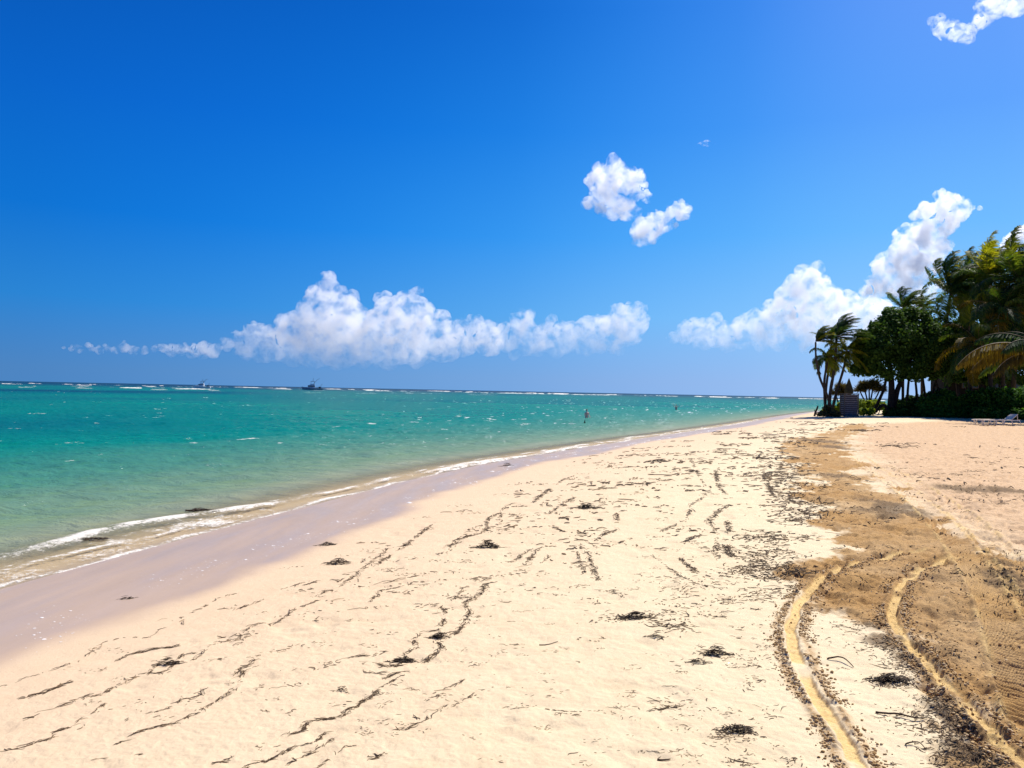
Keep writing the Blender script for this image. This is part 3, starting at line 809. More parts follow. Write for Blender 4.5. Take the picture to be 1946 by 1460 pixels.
def build_grove():
    G, Yw, Dd = FR_GREEN, FR_YEL, FR_DEAD
    palm('slim palm with a curved bare trunk and small yellow green head, leftmost of all', [(1586, 784), (1572, 752), (1558, 718), (1551, 682), (1550, 650)], 70, 2.1, 14, 11, [Yw, Yw, G], .13, .07, 1.0, .5, leaf=.36, els=(-.1, 1.45), az_bias=(1.6, .45))
    palm('palm at the point with a straight trunk and the tallest feathery head of its clump', [(1574, 786), (1578, 745), (1585, 705), (1588, 670), (1590, 642)], 70.5, 2.9, 15, 12, [G], .16, .09, .8, .6, leaf=.30, els=(-.1, 1.5), az_bias=(1.5, .8))
    palm('short palm with a drooping green head close behind the curved trunk', [(1570, 785), (1567, 750), (1567, 720), (1574, 680)], 71, 2.2, 18, 13, [Yw, G], .13, .09, .6, 1.4, leaf=.32, els=(-.8, 1.1))
    palm('short palm with a bright yellow green head beside the dark sea grape tree', [(1578, 786), (1590, 745), (1602, 705), (1610, 670)], 71.5, 2.5, 20, 14, [Yw], .14, .09, .7, 1.2, leaf=.32, els=(-.8, 1.2))
    palm('leaning palm stem with a sparse thin head of a few fronds', [(1568, 786), (1570, 740), (1576, 690), (1580, 650)], 72.5, 2.3, 9, 15, [G], .12, .08, .8, .5, leaf=.26, els=(.0, 1.4))
    palm('palm showing only its wind-swept head above the dark sea grape tree', [(1716, 770), (1716, 700), (1716, 640), (1718, 588)], 84, 3.4, 20, 16, [G], .16, .09, 1.0, .9, leaf=.28, els=(-.3, 1.4))
    palm('palm with a thin head just left of the tall palms', [(1752, 770), (1752, 700), (1752, 640), (1752, 590)], 86, 2.9, 16, 17, [G], .15, .09, 1.1, .9, leaf=.28, els=(-.3, 1.3))
    palm('tall palm with its outer frond bowed like a hoop, leftmost of the high stand', [(1800, 770), (1798, 700), (1796, 640), (1806, 560)], 77, 5.0, 34, 18, [G, G, G, Yw], .2, .12, .7, .8, leaf=.27, els=(-.8, 1.5), az_bias=(1.6, 1.1), extra=[(-1.5, 1.25, 5.2), (-1.3, 1.0, 4.6), (-1.7, .6, 3.8), (-1.0, 1.3, 5.0)])
    palm('tall palm with a long feathered crest, in the middle of the high stand', [(1846, 770), (1842, 700), (1840, 620), (1848, 545)], 80, 5.2, 34, 19, [G], .2, .12, .75, .7, leaf=.27, els=(-.9, 1.5))
    palm('tall palm with a pointed top frond and yellowish leaves in the high stand', [(1884, 770), (1882, 700), (1880, 610), (1884, 532)], 73, 4.8, 34, 20, [G, G, Yw], .2, .12, .75, .7, leaf=.27, els=(-.9, 1.5))
    palm('highest palm of all, deep green with a golden flank', [(1925, 770), (1928, 690), (1932, 610), (1940, 535)], 75, 4.8, 36, 21, [G, G, Yw], .2, .12, .7, .7, leaf=.27, els=(-1.0, 1.5), dy=-8)
    palm('palm half cut by the right edge of the view', [(1978, 770), (1978, 690), (1980, 610), (1985, 545)], 76, 4.8, 34, 22, [G], .2, .12, .7, .7, leaf=.27, els=(-1.0, 1.5), dy=-8)
    palm('lower palm with brown drooping fronds in front of the tall stand', [(1838, 772), (1846, 720), (1854, 690), (1862, 655)], 74, 4.4, 26, 23, [Dd, G, G, Dd], .18, .11, .45, 1.2, leaf=.26, els=(-.8, 1.1), rib_r=.04, dy=-8)
    palm('lower palm with dark hanging fronds below the highest palm', [(1905, 772), (1906, 700), (1906, 650), (1908, 592)], 74, 4.4, 28, 24, [G, G, G, Dd], .18, .11, .5, 1.0, leaf=.27, els=(-.9, 1.2), rib_r=.035, dy=-8)
    # the near palm beyond the right edge whose dry fronds arch into the picture
    pz = at(2010, 682, 57)
    pr = thing('palm_tree', 'near palm cut off by the right edge, long dry golden fronds arching over the hedge', 'palm tree', (pz[0], pz[1], ztop(pz[0], pz[1])[0]), 'wind-blown palms on the beach')
    h = pz[2] - pr.location.z
    m = MB(); m.tube([(0, 0, -.2), (.1, 0, h * .35), (.1, .1, h * .7), (0, 0, h)], [.22, .16, .14, .12], 9); m.build('trunk', BARK, pr, True)
    r_ = np.random.default_rng(5)
    for az, el, L, mt in ((-1.62, .46, 8.2, Dd), (-1.50, .40, 6.6, Dd), (-1.75, .30, 6.0, Dd), (-1.3, .75, 6.0, G), (-1.9, .6, 6.0, G), (-2.3, .5, 5.5, G), (-1.1, .6, 5.5, G), (-.9, .3, 5.5, G), (-2.7, .3, 5.5, Dd), (3.0, .4, 5.5, G), (-.6, .9, 5, G), (.5, .9, 5, G), (1.4, .7, 5, G), (2.4, .8, 5, G)):
        frond_mesh((0, 0, h), az, el, L, r_, .12, 1.05, 'frond', mt, pr, .21, .06, 120, (.3, .1, 0), 1.5)

    # sea grape tree
    def b(u, v, r, Y): p = at(u, v, Y); return (p[0], p[1], p[2], r * Y / F)
    g0 = at(1697, 775, 73); g0[2] = ztop(g0[0], g0[1])[0]
    root = thing('sea_grape_tree', 'broad dark sea grape tree with a rounded crown on several crooked trunks', 'tree', tuple(g0))
    bl = [b(*q) for q in ((1700, 640, 46, 73), (1662, 655, 34, 72), (1648, 672, 24, 72), (1740, 628, 42, 74), (1695, 612, 24, 73), (1722, 605, 22, 74), (1768, 655, 40, 73), (1790, 640, 34, 74), (1652, 695, 22, 72), (1630, 700, 14, 72), (1690, 690, 34, 73), (1735, 690, 34, 73), (1775, 690, 30, 74), (1640, 640, 14, 72), (1662, 622, 12, 72.5), (1805, 680, 30, 75), (1685, 595, 8, 73))]
    bl = [(x - g0[0], y - g0[1], z - g0[2], r) for x, y, z, r in bl]
    crown(bl, 42000, .115, 'crown', LEAF_DARK, root, 1.0, .4, .2, 31, .85, 0, .3)
    def trunk(px, Y, r0, r1, bark=BARK_DARK):
        P = smooth_line(np.array([at(u, v, Y) for u, v in px]), 4) - g0
        m = MB(); m.tube(P, [r0 + (r1 - r0) * i / len(P) for i in range(len(P))], 8); m.build('trunk', bark, root, True)
    trunk([(1692, 782), (1694, 755), (1694, 725), (1690, 690), (1676, 660)], 73, .34, .15)
    trunk([(1698, 782), (1702, 755), (1708, 735), (1722, 705), (1735, 670)], 73.2, .3, .13)
    trunk([(1660, 782), (1672, 758), (1681, 735), (1686, 705)], 73.4, .16, .1)
    trunk([(1688, 782), (1680, 770), (1672, 774), (1664, 784)], 72.6, .15, .1)
    trunk([(1712, 782), (1716, 745), (1712, 715), (1716, 690)], 74.5, .11, .08)
    trunk([(1724, 782), (1725, 745), (1728, 715), (1732, 690)], 75, .13, .08)
    trunk([(1740, 782), (1742, 750), (1740, 720), (1745, 690)], 75.5, .13, .08)
    trunk([(1757, 782), (1757, 745), (1754, 718), (1756, 690)], 75, .12, .08)
    trunk([(1770, 782), (1774, 742), (1782, 716), (1790, 690)], 74.5, .13, .08)
    trunk([(1790, 782), (1788, 750), (1780, 730), (1776, 705)], 74, .12, .07)

    def broadleaf(label, blobs, stems, n, seed):
        bl = [b(*q) for q in blobs]
        g = at(stems[0][0][0], stems[0][0][1], blobs[0][3]); g[2] = ztop(g[0], g[1])[0]
        rt = thing('shade_tree', label, 'tree', tuple(g))
        crown([(x - g[0], y - g[1], z - g[2], r) for x, y, z, r in bl], n, .14, 'crown', LEAF_DARK, rt, 1.0, .4, .22, seed, .7, 0, .35)
        for px in stems:
            P = smooth_line(np.array([at(u, v, blobs[0][3]) for u, v in px]), 4) - g
            m = MB(); m.tube(P, [.2 - .1 * i / len(P) for i in range(len(P))], 7); m.build('trunk', BARK_DARK, rt, True)
    broadleaf('dark bushy tree filling the shade behind the lower palms', [(1810, 690, 30, 84), (1840, 670, 34, 84), (1870, 660, 36, 84), (1825, 640, 30, 84), (1850, 620, 28, 84), (1870, 700, 28, 84), (1805, 712, 18, 84), (1840, 712, 22, 84)], [[(1840, 775), (1838, 740), (1842, 690)], [(1826, 775), (1820, 740), (1815, 700)], [(1862, 775), (1866, 735), (1870, 690)]], 20000, 51)
    broadleaf('dark tree behind the highest palm, reaching the right edge', [(1905, 680, 34, 85), (1940, 670, 38, 85), (1970, 680, 40, 85), (1910, 630, 34, 85), (1945, 610, 38, 85), (1975, 630, 40, 85), (1920, 580, 26, 85), (1905, 706, 24, 85), (1945, 708, 26, 85)], [[(1925, 775), (1922, 740), (1920, 690)], [(1906, 775), (1900, 740), (1902, 700)], [(1950, 775), (1952, 735), (1948, 690)]], 24000, 52)

    def shrub(label, blobs, n, size, mat, seed, name='bush', cat='bush', stem=BARK_DARK, **kw):
        bl = [b(*q) for q in blobs]
        c = np.mean([q[:2] for q in bl], axis=0)
        z0 = ztop(c[0], c[1])[0]
        root = thing(name, label, cat, (c[0], c[1], z0))
        bl = [(x - c[0], y - c[1], z - z0, r) for x, y, z, r in bl]
        m = MB(); r_ = random.Random(seed)
        for x, y, z, r in bl:
            m.tube([(x * .8 + r_.uniform(-.1, .1), y, -.1), (x * .9, y + r_.uniform(-.1, .1), max(.1, z * .5)), (x, y, z + r * .3)], [.05, .04, .015], 5)
        m.build('stem', stem, root, True)
        crown(bl, n, size, 'foliage', mat, root, .8, .6, .25, seed, .7, **kw)
        return root
    shrub('bright lime green low bush behind the slatted booth', [(1600, 774, 11, 76), (1585, 777, 9, 76), (1618, 772, 12, 76), (1636, 771, 13, 75), (1650, 771, 13, 75), (1664, 771, 12, 75), (1640, 782, 9, 73), (1656, 782, 9, 73), (1676, 772, 9, 75), (1570, 780, 7, 76)], 9000, .10, LEAF_LIME, 41)
    shrub('dark low scrub in the shade of the sea grape trunks', [(1690, 782, 12, 73), (1715, 776, 16, 73), (1738, 772, 16, 73), (1700, 768, 10, 75), (1730, 762, 12, 76), (1755, 762, 14, 76), (1692, 788, 10, 71), (1714, 787, 11, 71), (1736, 786, 12, 71), (1752, 786, 12, 71), (1770, 755, 14, 77), (1790, 750, 14, 77)], 14000, .12, LEAF_DARK, 42)
    shrub('rounded dark green hedge left of the sun loungers', [(1765, 772, 20, 71.5), (1790, 766, 22, 71.5), (1815, 768, 22, 71), (1836, 772, 20, 71), (1800, 752, 14, 72), (1775, 758, 12, 73), (1760, 784, 12, 70.5), (1780, 784, 14, 70), (1802, 784, 14, 70), (1824, 784, 14, 70), (1842, 786, 12, 70)], 15000, .12, LEAF_HEDGE, 43)
    shrub('tall glossy green hedge behind the sun loungers', [(1858, 762, 26, 71), (1885, 760, 28, 71), (1912, 762, 28, 70.5), (1870, 778, 18, 70), (1900, 778, 18, 70), (1930, 776, 20, 70), (1850, 780, 14, 70), (1862, 788, 12, 68.5), (1884, 788, 13, 68.5), (1906, 788, 13, 68.5), (1926, 788, 13, 68.5)], 16000, .12, LEAF_HEDGE, 44)
    shrub('green hedge reaching the right edge, lightest of the hedges', [(1938, 758, 26, 70.5), (1965, 758, 28, 70), (1990, 760, 28, 70), (1955, 776, 20, 69.5), (1940, 788, 13, 68.5), (1960, 788, 13, 68.5), (1985, 786, 16, 68.5)], 14000, .12, LEAF_HEDGE, 45, tone_shift=.22)
    shrub('brown dry scrub on the roots at the foot of the palm clump', [(1580, 782, 8, 69.5), (1562, 786, 6, 69), (1590, 786, 7, 69), (1572, 776, 8, 70)], 1600, .10, LEAF_BROWN, 46, 'scrub', 'bush')

# ------------------------------------------------------------------ things on the beach
def build_furniture():
    wood = plain('grey_slats', (.02, .02, .026), .7, .25, .25, 7, .3)
    post = plain('weathered_post', (.14, .115, .09), .85, .1, .3, 8, .4)
    c = ground(1618, 792.5); z = ztop(*c)[0]
    k = c[1] / F
    w, h, dpt = 26 * k, 43 * k, .9
    r = thing('booth', 'grey slatted beach booth standing on the sand in front of the lime bush', 'booth', (c[0], c[1] + .5, z))
    m = MB(); m.box((0, 0, h / 2), (w - .1, dpt - .1, h - .06)); m.build('panel', wood, r)
    m = MB(); n = 11
    for i in range(n):
        zz = .08 + (h - .2) * i / (n - 1)
        for yy in (-dpt / 2 + .02, dpt / 2 - .02): m.box((0, yy, zz), (w - .12, .05, .11), Matrix.Rotation(.35 if yy < 0 else -.35, 3, 'X'))
        for xx in (-w / 2 + .02, w / 2 - .02): m.box((xx, 0, zz), (.05, dpt - .12, .11))
    m.build('slats', plain('slat_wood', (.17, .165, .19), .65, .3, .3, 7, .2), r)
    for sx in (-1, 1):
        for sy in (-1, 1):
            m = MB(); m.box((sx * w / 2, sy * dpt / 2, h / 2 - .04), (.09, .09, h + .08), None, .01); m.build('post', post, r)
    m = MB(); m.box((0, 0, h + .04), (w + .16, dpt + .16, .07), None, .01); m.build('cap', post, r)
    # closed parasol behind it
    p = at(1613, 748, c[1] + 2.6); pz = ztop(p[0], p[1])[0]
    k = p[1] / F
    r = thing('parasol', 'closed straw coloured parasol rising behind the slatted booth', 'parasol', (p[0], p[1], pz))
    zt = at(1613, 720, p[1])[2] - pz
    m = MB(); m.tube([(0, 0, -.2), (0, 0, zt + .06)], .03, 8); m.build('pole', post, r, True)
    m = MB()
    prof = [(zt - 1.35, .30), (zt - 1.25, .36), (zt - .9, .30), (zt - .45, .17), (zt - .1, .07), (zt, .03)]
    V = []; Fc = []; n = 24
    for zz, rr in prof:
        for i in range(n):
            a = 2 * math.pi * i / n; q = rr * (1 + .22 * math.cos(a * 8))
            V.append((q * math.cos(a), q * math.sin(a), zz))
    for i in range(len(prof) - 1):
        for j in range(n): Fc.append((i * n + j, i * n + (j + 1) % n, (i + 1) * n + (j + 1) % n, (i + 1) * n + j))
    m.add(V, Fc); m.build('canopy', plain('faded_canvas', (.085, .075, .04), .9, .1, .3, 5), r, True)
    # spiky little trees further back
    def spiky(label, heads, foot, Y, seed):
        rr = np.random.default_rng(seed)
        g = at(foot[0], foot[1], Y); g[2] = ztop(g[0], g[1])[0]
        r = thing('screw_pine', label, 'tree', tuple(g))
        C = []; A = []; LL = []
        for (u, v, R) in heads:
            h = at(u, v, Y) - g; R = R * Y / F
            m = MB(); m.tube([(0, 0, -.1), (h[0] * .35, h[1], h[2] * .45), (h[0] * .8, h[1], h[2] * .8), tuple(h)], [.09, .08, .07, .05], 7); m.build('trunk', BARK_DARK, r, True)
            n = 520
            d = rr.normal(size=(n, 3)); d[:, 2] = np.abs(d[:, 2]) * .9 - .25; d /= np.linalg.norm(d, axis=1)[:, None]
            L = R * rr.uniform(.35, .55, n)
            C.append(h + d * (L + R * .05)[:, None] + np.array([0, 0, -.06]) * rr.random((n, 1))); A.append(d + np.array([.12, 0, -.15])); LL.append(L)
        C = np.vstack(C); A = np.vstack(A); LL = np.concatenate(LL); A /= np.linalg.norm(A, axis=1)[:, None]
        Bv = np.cross(A, rr.normal(size=A.shape)); Bv /= np.linalg.norm(Bv, axis=1)[:, None]
        leaf_mesh(C, LL, np.full(len(C), .022), A, Bv, rr.random(len(C)), 'crown', LEAF_BROWN, r)
    spiky('small brownish spiky tree under the low left limbs of the sea grape tree', [(1652, 738, 17), (1634, 742, 14), (1672, 741, 15), (1660, 730, 14), (1642, 732, 13)], (1652, 772), 80, 3)
    spiky('small brown spiky tree between the palm stems and the slatted booth', [(1598, 738, 15), (1588, 748, 12), (1606, 748, 13)], (1598, 775), 79, 4)
    # leaning stump beside the palms
    c = ground(1547, 791); z = ztop(*c)[0]
    o = MB(); o.tube([(0, 0, -.2), (.12, 0, .35), (.30, .02, .75), (.36, .02, .98)], [.10, .09, .08, .06], 9); o.tube([(.12, 0, .35), (.02, .05, .62)], [.045, .025], 6)
    q = o.build('driftwood', BARK_DARK, None, True); q.location = (c[0], c[1], z); tag(q, 'dark leaning driftwood stump on the sand left of the palm clump', 'driftwood')
    c = ground(1572, 791); z = ztop(*c)[0]
    o = MB(); rr2 = random.Random(8)
    for i in range(9):
        x0 = rr2.uniform(-.9, .9); o.tube([(x0, rr2.uniform(-.3, .4), -.05), (x0 + rr2.uniform(-.3, .3), 0, rr2.uniform(.15, .4)), (x0 + rr2.uniform(-.8, .8), rr2.uniform(-.4, .4), rr2.uniform(0, .3))], [.07, .06, .03], 7)
    q = o.build('driftwood', BARK_DARK, None, True); q.location = (c[0], c[1], z); tag(q, 'tangled heap of dark roots washed bare under the palm clump', 'driftwood')

    # sun loungers
    white = plain('lounger_frame', (.85, .80, .70), .5, .4, .1)
    sling = plain('lounger_sling', (.75, .62, .44), .8, .2, .15, 14)
    def lounger(u0, u1, v, label, raised):
        a, b2 = ground(u0, v), ground(u1, v)
        c = (a + b2) / 2; L = float(np.hypot(*(b2 - a))); z = max(ztop(*a)[0], ztop(*b2)[0], ztop(*c)[0]) - .01
        r = thing('sun_lounger', label, 'sun lounger', (c[0], c[1], z), 'pale sun loungers before the hedge')
        r.rotation_euler = (0, 0, math.atan2(b2[1] - a[1], b2[0] - a[0]) - .12)
        W = .62; hs = .36
        bx = .10 * L
        up = math.radians(34) if raised else 0
        xe = L / 2 - .05
        tip = (bx + (xe - bx) * math.cos(up), (xe - bx) * math.sin(up) + hs)
        m = MB()
        for sy in (-W / 2, W / 2): m.tube([(-L / 2, sy, hs), (bx, sy, hs), (xe, sy, hs - .02)], .028, 7)
        m.tube([(-L / 2, -W / 2, hs), (-L / 2, W / 2, hs)], .028, 7); m.tube([(xe, -W / 2, hs - .02), (xe, W / 2, hs - .02)], .028, 7)
        m.build('frame', white, r, True)
        m = MB(); m.box(((-L / 2 + bx) / 2, 0, hs + .035), (bx + L / 2 - .06, W - .08, .035), None, .01); m.build('seat', sling, r)
        m = MB(); ln = xe - bx
        m.box(((bx + tip[0]) / 2, 0, (hs + tip[1]) / 2 + .04), (ln, W - .02, .04), Matrix.Rotation(-up, 3, 'Y'), .01)
        m.build('backrest', sling, r)
        if raised:
            m = MB()
            for sy in (-W / 2 + .04, W / 2 - .04): m.tube([(tip[0] - .05, sy, tip[1]), (xe - .12, sy, hs)], .022, 6)
            m.build('prop', white, r, True)
        for sx, lean in ((-L / 2 + .18, -.16), (-L / 2 + .42, .14), (bx - .05, -.14), (xe - .10, .10) if not raised else (xe - .02, -.22)):
            for sy in (-W / 2, W / 2):
                m = MB(); m.tube([(sx, sy, hs), (sx - lean if False else sx + (-lean), sy, -.02)], [.03, .026], 7); m.build('leg', white, r, True)
    lounger(1856, 1888, 808, 'flat pale sun lounger, the left of the pair on the sand', False)
    lounger(1895, 1928, 808.5, 'pale sun lounger with raised back, the right of the pair on the sand', True)

    # low pavilion deep in the shade behind the hedges
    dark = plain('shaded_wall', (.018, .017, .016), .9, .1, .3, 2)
    p = at(1875, 765, 88); z = ztop(p[0], p[1])[0]
    r = thing('pavilion', 'low dark pavilion half hidden behind the hedges under the tall palms', 'building', (p[0], p[1], z))
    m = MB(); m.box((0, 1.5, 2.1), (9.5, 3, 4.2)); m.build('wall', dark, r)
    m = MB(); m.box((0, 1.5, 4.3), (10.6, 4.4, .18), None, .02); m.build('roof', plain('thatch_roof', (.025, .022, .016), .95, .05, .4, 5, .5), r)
    for x in (-1.9, 1.2, 3.6):
        m = MB(); m.box((x, -.03, 3.3), (1.9, .1, 1.0)); f = m.build('window', post, r)
        m = MB(); m.box((x, -.07, 3.3), (1.72, .06, .84)); m.build('pane', plain('blue_glass', (.03, .045, .07), .1, .6, .1), f)

# ------------------------------------------------------------------ boats and bathers
def water_at(u, v):
    d = ray(u, v); t = -CAM[2] / d[2]
    return CAM + d * t

def build_boats():
    def boat(u, Y, L, label, hullc, supc, seed):
        p = at(u, 0, Y); x, y = p[0], p[1]
        r = thing('fishing_boat', label, 'boat', (x, y, .15), 'fishing boats at the reef')
        r.rotation_euler = (0, 0, math.pi + .25)
        hull = plain('hull_paint', hullc, .4, .5, .1); sup = plain('cabin_paint', supc, .4, .5, .1)
        dark = plain('boat_glass', (.02, .025, .03), .15, .6, .1); steel = plain('boat_rig', (.12, .14, .17), .5, .4, .1)
        N = 15; V = []; Fc = []
        for i in range(N):                       # bow at +x
            t = i / (N - 1); xx = -L / 2 + L * t
            hw = .16 * L * (1 - max(0, (t - .45) / .55) ** 2.2) * (.9 + .1 * min(1, t * 5)) + .02
            top = .085 * L + .075 * L * t ** 2.2
            for (yy, zz) in ((0, -.06 * L), (hw * .72, -.02 * L), (hw, top), (hw * .93, top), (0, top - .02 * L)): V.append((xx + (.05 * L * t if zz > 0 else 0), yy, zz))
            for (yy, zz) in ((-hw * .93, top), (-hw, top), (-hw * .72, -.02 * L)): V.append((xx + (.05 * L * t if zz > 0 else 0), yy, zz))
        for i in range(N - 1):
            for k in range(8): Fc.append((i * 8 + k, i * 8 + (k + 1) % 8, (i + 1) * 8 + (k + 1) % 8, (i + 1) * 8 + k))
        Fc.append(tuple(range(8))[::-1]); Fc.append(tuple((N - 1) * 8 + k for k in range(8)))
        m = MB(); m.add(V, Fc); m.build('hull', hull, r, False)
        d = .09 * L
        m = MB(); m.box((.06 * L, 0, d + .075 * L), (.34 * L, .22 * L, .17 * L), None, .02 * L); m.build('cabin', sup, r)
        m = MB(); m.box((.08 * L, 0, d + .10 * L), (.345 * L, .226 * L, .055 * L), None, .003 * L); m.build('window', dark, r)
        m = MB(); m.box((.02 * L, 0, d + .19 * L), (.22 * L, .2 * L, .05 * L), None, .01 * L); m.build('flybridge', sup, r)
        m = MB()
        for sx in (-.07, .10):
            for sy in (-.09, .09): m.tube([(sx * L, sy * L, d + .2 * L), (sx * L * .9, sy * L, d + .33 * L)], .006 * L, 6)
        m.build('posts', steel, r)
        m = MB(); m.box((.01 * L, 0, d + .335 * L), (.22 * L, .22 * L, .018 * L), None, .004 * L); m.build('canopy', steel, r)
        m = MB(); m.tube([(.0, 0, d + .34 * L), (-.02 * L, 0, d + .52 * L)], [.012 * L, .005 * L], 6); m.build('mast', steel, r)
        for s in (-1, 1):
            m = MB(); m.tube([(-.02 * L, s * .1 * L, d + .2 * L), (-.20 * L, s * .22 * L, d + .42 * L), (-.33 * L, s * .26 * L, d + .50 * L)], [.009 * L, .007 * L, .004 * L], 6); m.build('outrigger', steel, r)
        m = MB(); m.box((-.33 * L, 0, d + .03 * L), (.10 * L, .14 * L, .10 * L), None, .01 * L); m.build('chair', dark, r)
        m = MB(); m.tube([(-.40 * L, .1 * L, d - .02 * L), (-.40 * L, .1 * L, d + .17 * L), (-.46 * L, .1 * L, d + .2 * L), (-.40 * L, -.1 * L, d + .17 * L), (-.40 * L, -.1 * L, d - .02 * L)], .008 * L, 6)
        m.build('stern_rail', steel, r)
    boat(402, 590, 11.5, 'pale grey fishing boat, the left of the two boats at the horizon', (.80, .84, .88), (.82, .85, .88), 1)
    boat(611, 590, 15, 'blue grey fishing boat with tall outriggers, right of the two at the horizon', (.20, .27, .38), (.50, .56, .64), 2)

def build_people():
    skin = plain('skin', (.88, .56, .44), .5, .4, .1)
    def person(u, v, label, hgt, pose, suitc, hairc, face):
        w = water_at(u, v); x, y = w[0], w[1]
        fl = H0(np.array([x]), np.array([y]))[0]
        r = thing('person', label, 'person', (x, y, fl), 'bathers in the shallow sea')
        r.rotation_euler = (0, 0, face)
        S = hgt / 1.75
        J = {'hip': (0, 0, .95), 'waist': (0, .01, 1.10), 'chest': (0, 0, 1.32), 'neck': (0, .01, 1.48), 'chin': (0, -.02, 1.54), 'head': (0, -.01, 1.64), 'crown': (0, .01, 1.72)}
        R = {'hip': (.15, .11), 'waist': (.125, .095), 'chest': (.165, .115), 'neck': (.055, .055), 'chin': (.065, .075), 'head': (.078, .098), 'crown': (.05, .06)}
        E = [('hip', 'waist'), ('waist', 'chest'), ('chest', 'neck'), ('neck', 'chin'), ('chin', 'head'), ('head', 'crown')]
        for s, n_ in ((-1, 'l'), (1, 'r')):
            J['hj' + n_] = (s * .09, 0, .88); J['kn' + n_] = (s * .10, -.02, .48); J['an' + n_] = (s * .10, .02, .08); J['to' + n_] = (s * .12, -.15, .03)
            J['sh' + n_] = (s * .19, 0, 1.42)
            if pose == 'up':
                J['el' + n_] = (s * .36, -.06, 1.50); J['wr' + n_] = (s * .44, -.1, 1.72)
            else:
                J['el' + n_] = (s * .29, -.02, 1.16); J['wr' + n_] = (s * .26, -.16, .98)
            dv = Vector(J['wr' + n_]) - Vector(J['el' + n_]); dv.normalize()
            pm = Vector(J['wr' + n_]) + dv * .07
            J['pm' + n_] = tuple(pm)
            R.update({'hj' + n_: (.095, .095), 'kn' + n_: (.06, .06), 'an' + n_: (.042, .045), 'to' + n_: (.04, .03), 'sh' + n_: (.062, .06), 'el' + n_: (.042, .042), 'wr' + n_: (.03, .026), 'pm' + n_: (.036, .018)})
            E += [('hip', 'hj' + n_), ('hj' + n_, 'kn' + n_), ('kn' + n_, 'an' + n_), ('an' + n_, 'to' + n_), ('chest', 'sh' + n_), ('sh' + n_, 'el' + n_), ('el' + n_, 'wr' + n_), ('wr' + n_, 'pm' + n_)]
            for k in range(4):
                J[f'f{k}{n_}'] = tuple(pm + dv * (.075 + .012 * (1.5 - abs(k - 1.5))) + Vector((0, (k - 1.5) * .02, 0))); R[f'f{k}{n_}'] = (.009, .009); E.append(('pm' + n_, f'f{k}{n_}'))
            J['th' + n_] = tuple(Vector(J['wr' + n_]) + dv * .06 + Vector((-s * .03, -.05, 0))); R['th' + n_] = (.010, .010); E.append(('wr' + n_, 'th' + n_))
        names = list(J); ix = {n: i for i, n in enumerate(names)}
        me = bpy.data.meshes.new('body'); me.from_pydata([tuple(S * c for c in J[n]) for n in names], [(ix[a], ix[b]) for a, b in E], [])
        tmp = link(bpy.data.objects.new('tmp', me))
        sk = tmp.modifiers.new('s', 'SKIN'); sd = tmp.modifiers.new('d', 'SUBSURF'); sd.levels = 2; sd.render_levels = 2
        for n, vv in zip(names, me.skin_vertices[0].data):
            vv.radius = (S * R[n][0], S * R[n][1]); vv.use_root = (n == 'hip')
        dg = bpy.context.evaluated_depsgraph_get()
        m2 = bpy.data.meshes.new_from_object(tmp.evaluated_get(dg)); bpy.data.objects.remove(tmp)
        m2.name = 'body'; m2.materials.clear(); m2.materials.append(skin)
        o = link(bpy.data.objects.new('body', m2)); o.parent = r
        hair = plain('hair', hairc, .6, .3, .2, 30)
        m = MB(); bm = bmesh.new(); bmesh.ops.create_uvsphere(bm, u_segments=16, v_segments=10, radius=1)
        V = []; 
        for v_ in bm.verts:
            c = v_.co
            V.append((c.x * .092 * S, (c.y * .112 + .012) * S, (1.655 + c.z * .105 - (.05 if c.y < -.3 and c.z < .3 else 0) * 0) * S) if not (c.y < -.2 and c.z < .25) else (c.x * .07 * S, (c.y * .05 + .03) * S, (1.655 + c.z * .09) * S))
        bm.verts.ensure_lookup_table(); m.add(V, [[v_.index for v_ in f.verts] for f in bm.faces]); bm.free(); m.build('hair', hair, r, True)
        suit = plain('swimwear', suitc, .7, .3, .1)
        m = MB(); n = 20; V = []; Fc = []
        prof = [(.80, .20, .135), (.92, .185, .135), (1.02, .16, .12)] if pose == 'none' else [(.80, .20, .135), (.95, .175, .13), (1.12, .148, .115), (1.30, .182, .135), (1.38, .165, .125)]
        for zz, ra, rb in prof:
            for i in range(n): a = 2 * math.pi * i / n; V.append((S * ra * math.cos(a), S * rb * math.sin(a), S * zz))
        for i in range(len(prof) - 1):
            for j in range(n): Fc.append((i * n + j, i * n + (j + 1) % n, (i + 1) * n + (j + 1) % n, (i + 1) * n + j))
        m.add(V, Fc); m.build('swimwear', suit, r, True)
    person(1115, 795, 'person in pinkish red swimwear standing waist deep, the nearer of the two bathers', 1.55, 'down', (.95, .40, .32), (.16, .09, .05), .5)
    person(1285, 778.5, 'person with raised arms in the water, the farther of the two bathers', 1.75, 'up', (.80, .42, .34), (.05, .03, .02), -.4)
    w = water_at(1111, 806)
    m = MB(); m.tube([(0, 0, -1.0), (0, 0, .12), (.02, 0, .30)], [.045, .045, .02], 10); m.tube([(0, 0, .05), (0, 0, .13)], [.07, .07], 12)
    o = m.build('marker_post', BARK_DARK, None, True); o.location = (w[0], w[1], 0); tag(o, 'small dark post sticking out of the water before the nearer bather', 'post')

# ------------------------------------------------------------------ washed up weed
def weed_mat():
    m, t = material('dry_seaweed')
    c = t.ramp(t.attr('tone'), [(0, (.024, .016, .010)), (.45, (.075, .044, .022)), (.75, (.17, .10, .045)), (1, (.32, .21, .10))])
    t.out(t.bsdf(c, .75, .25))
    return m

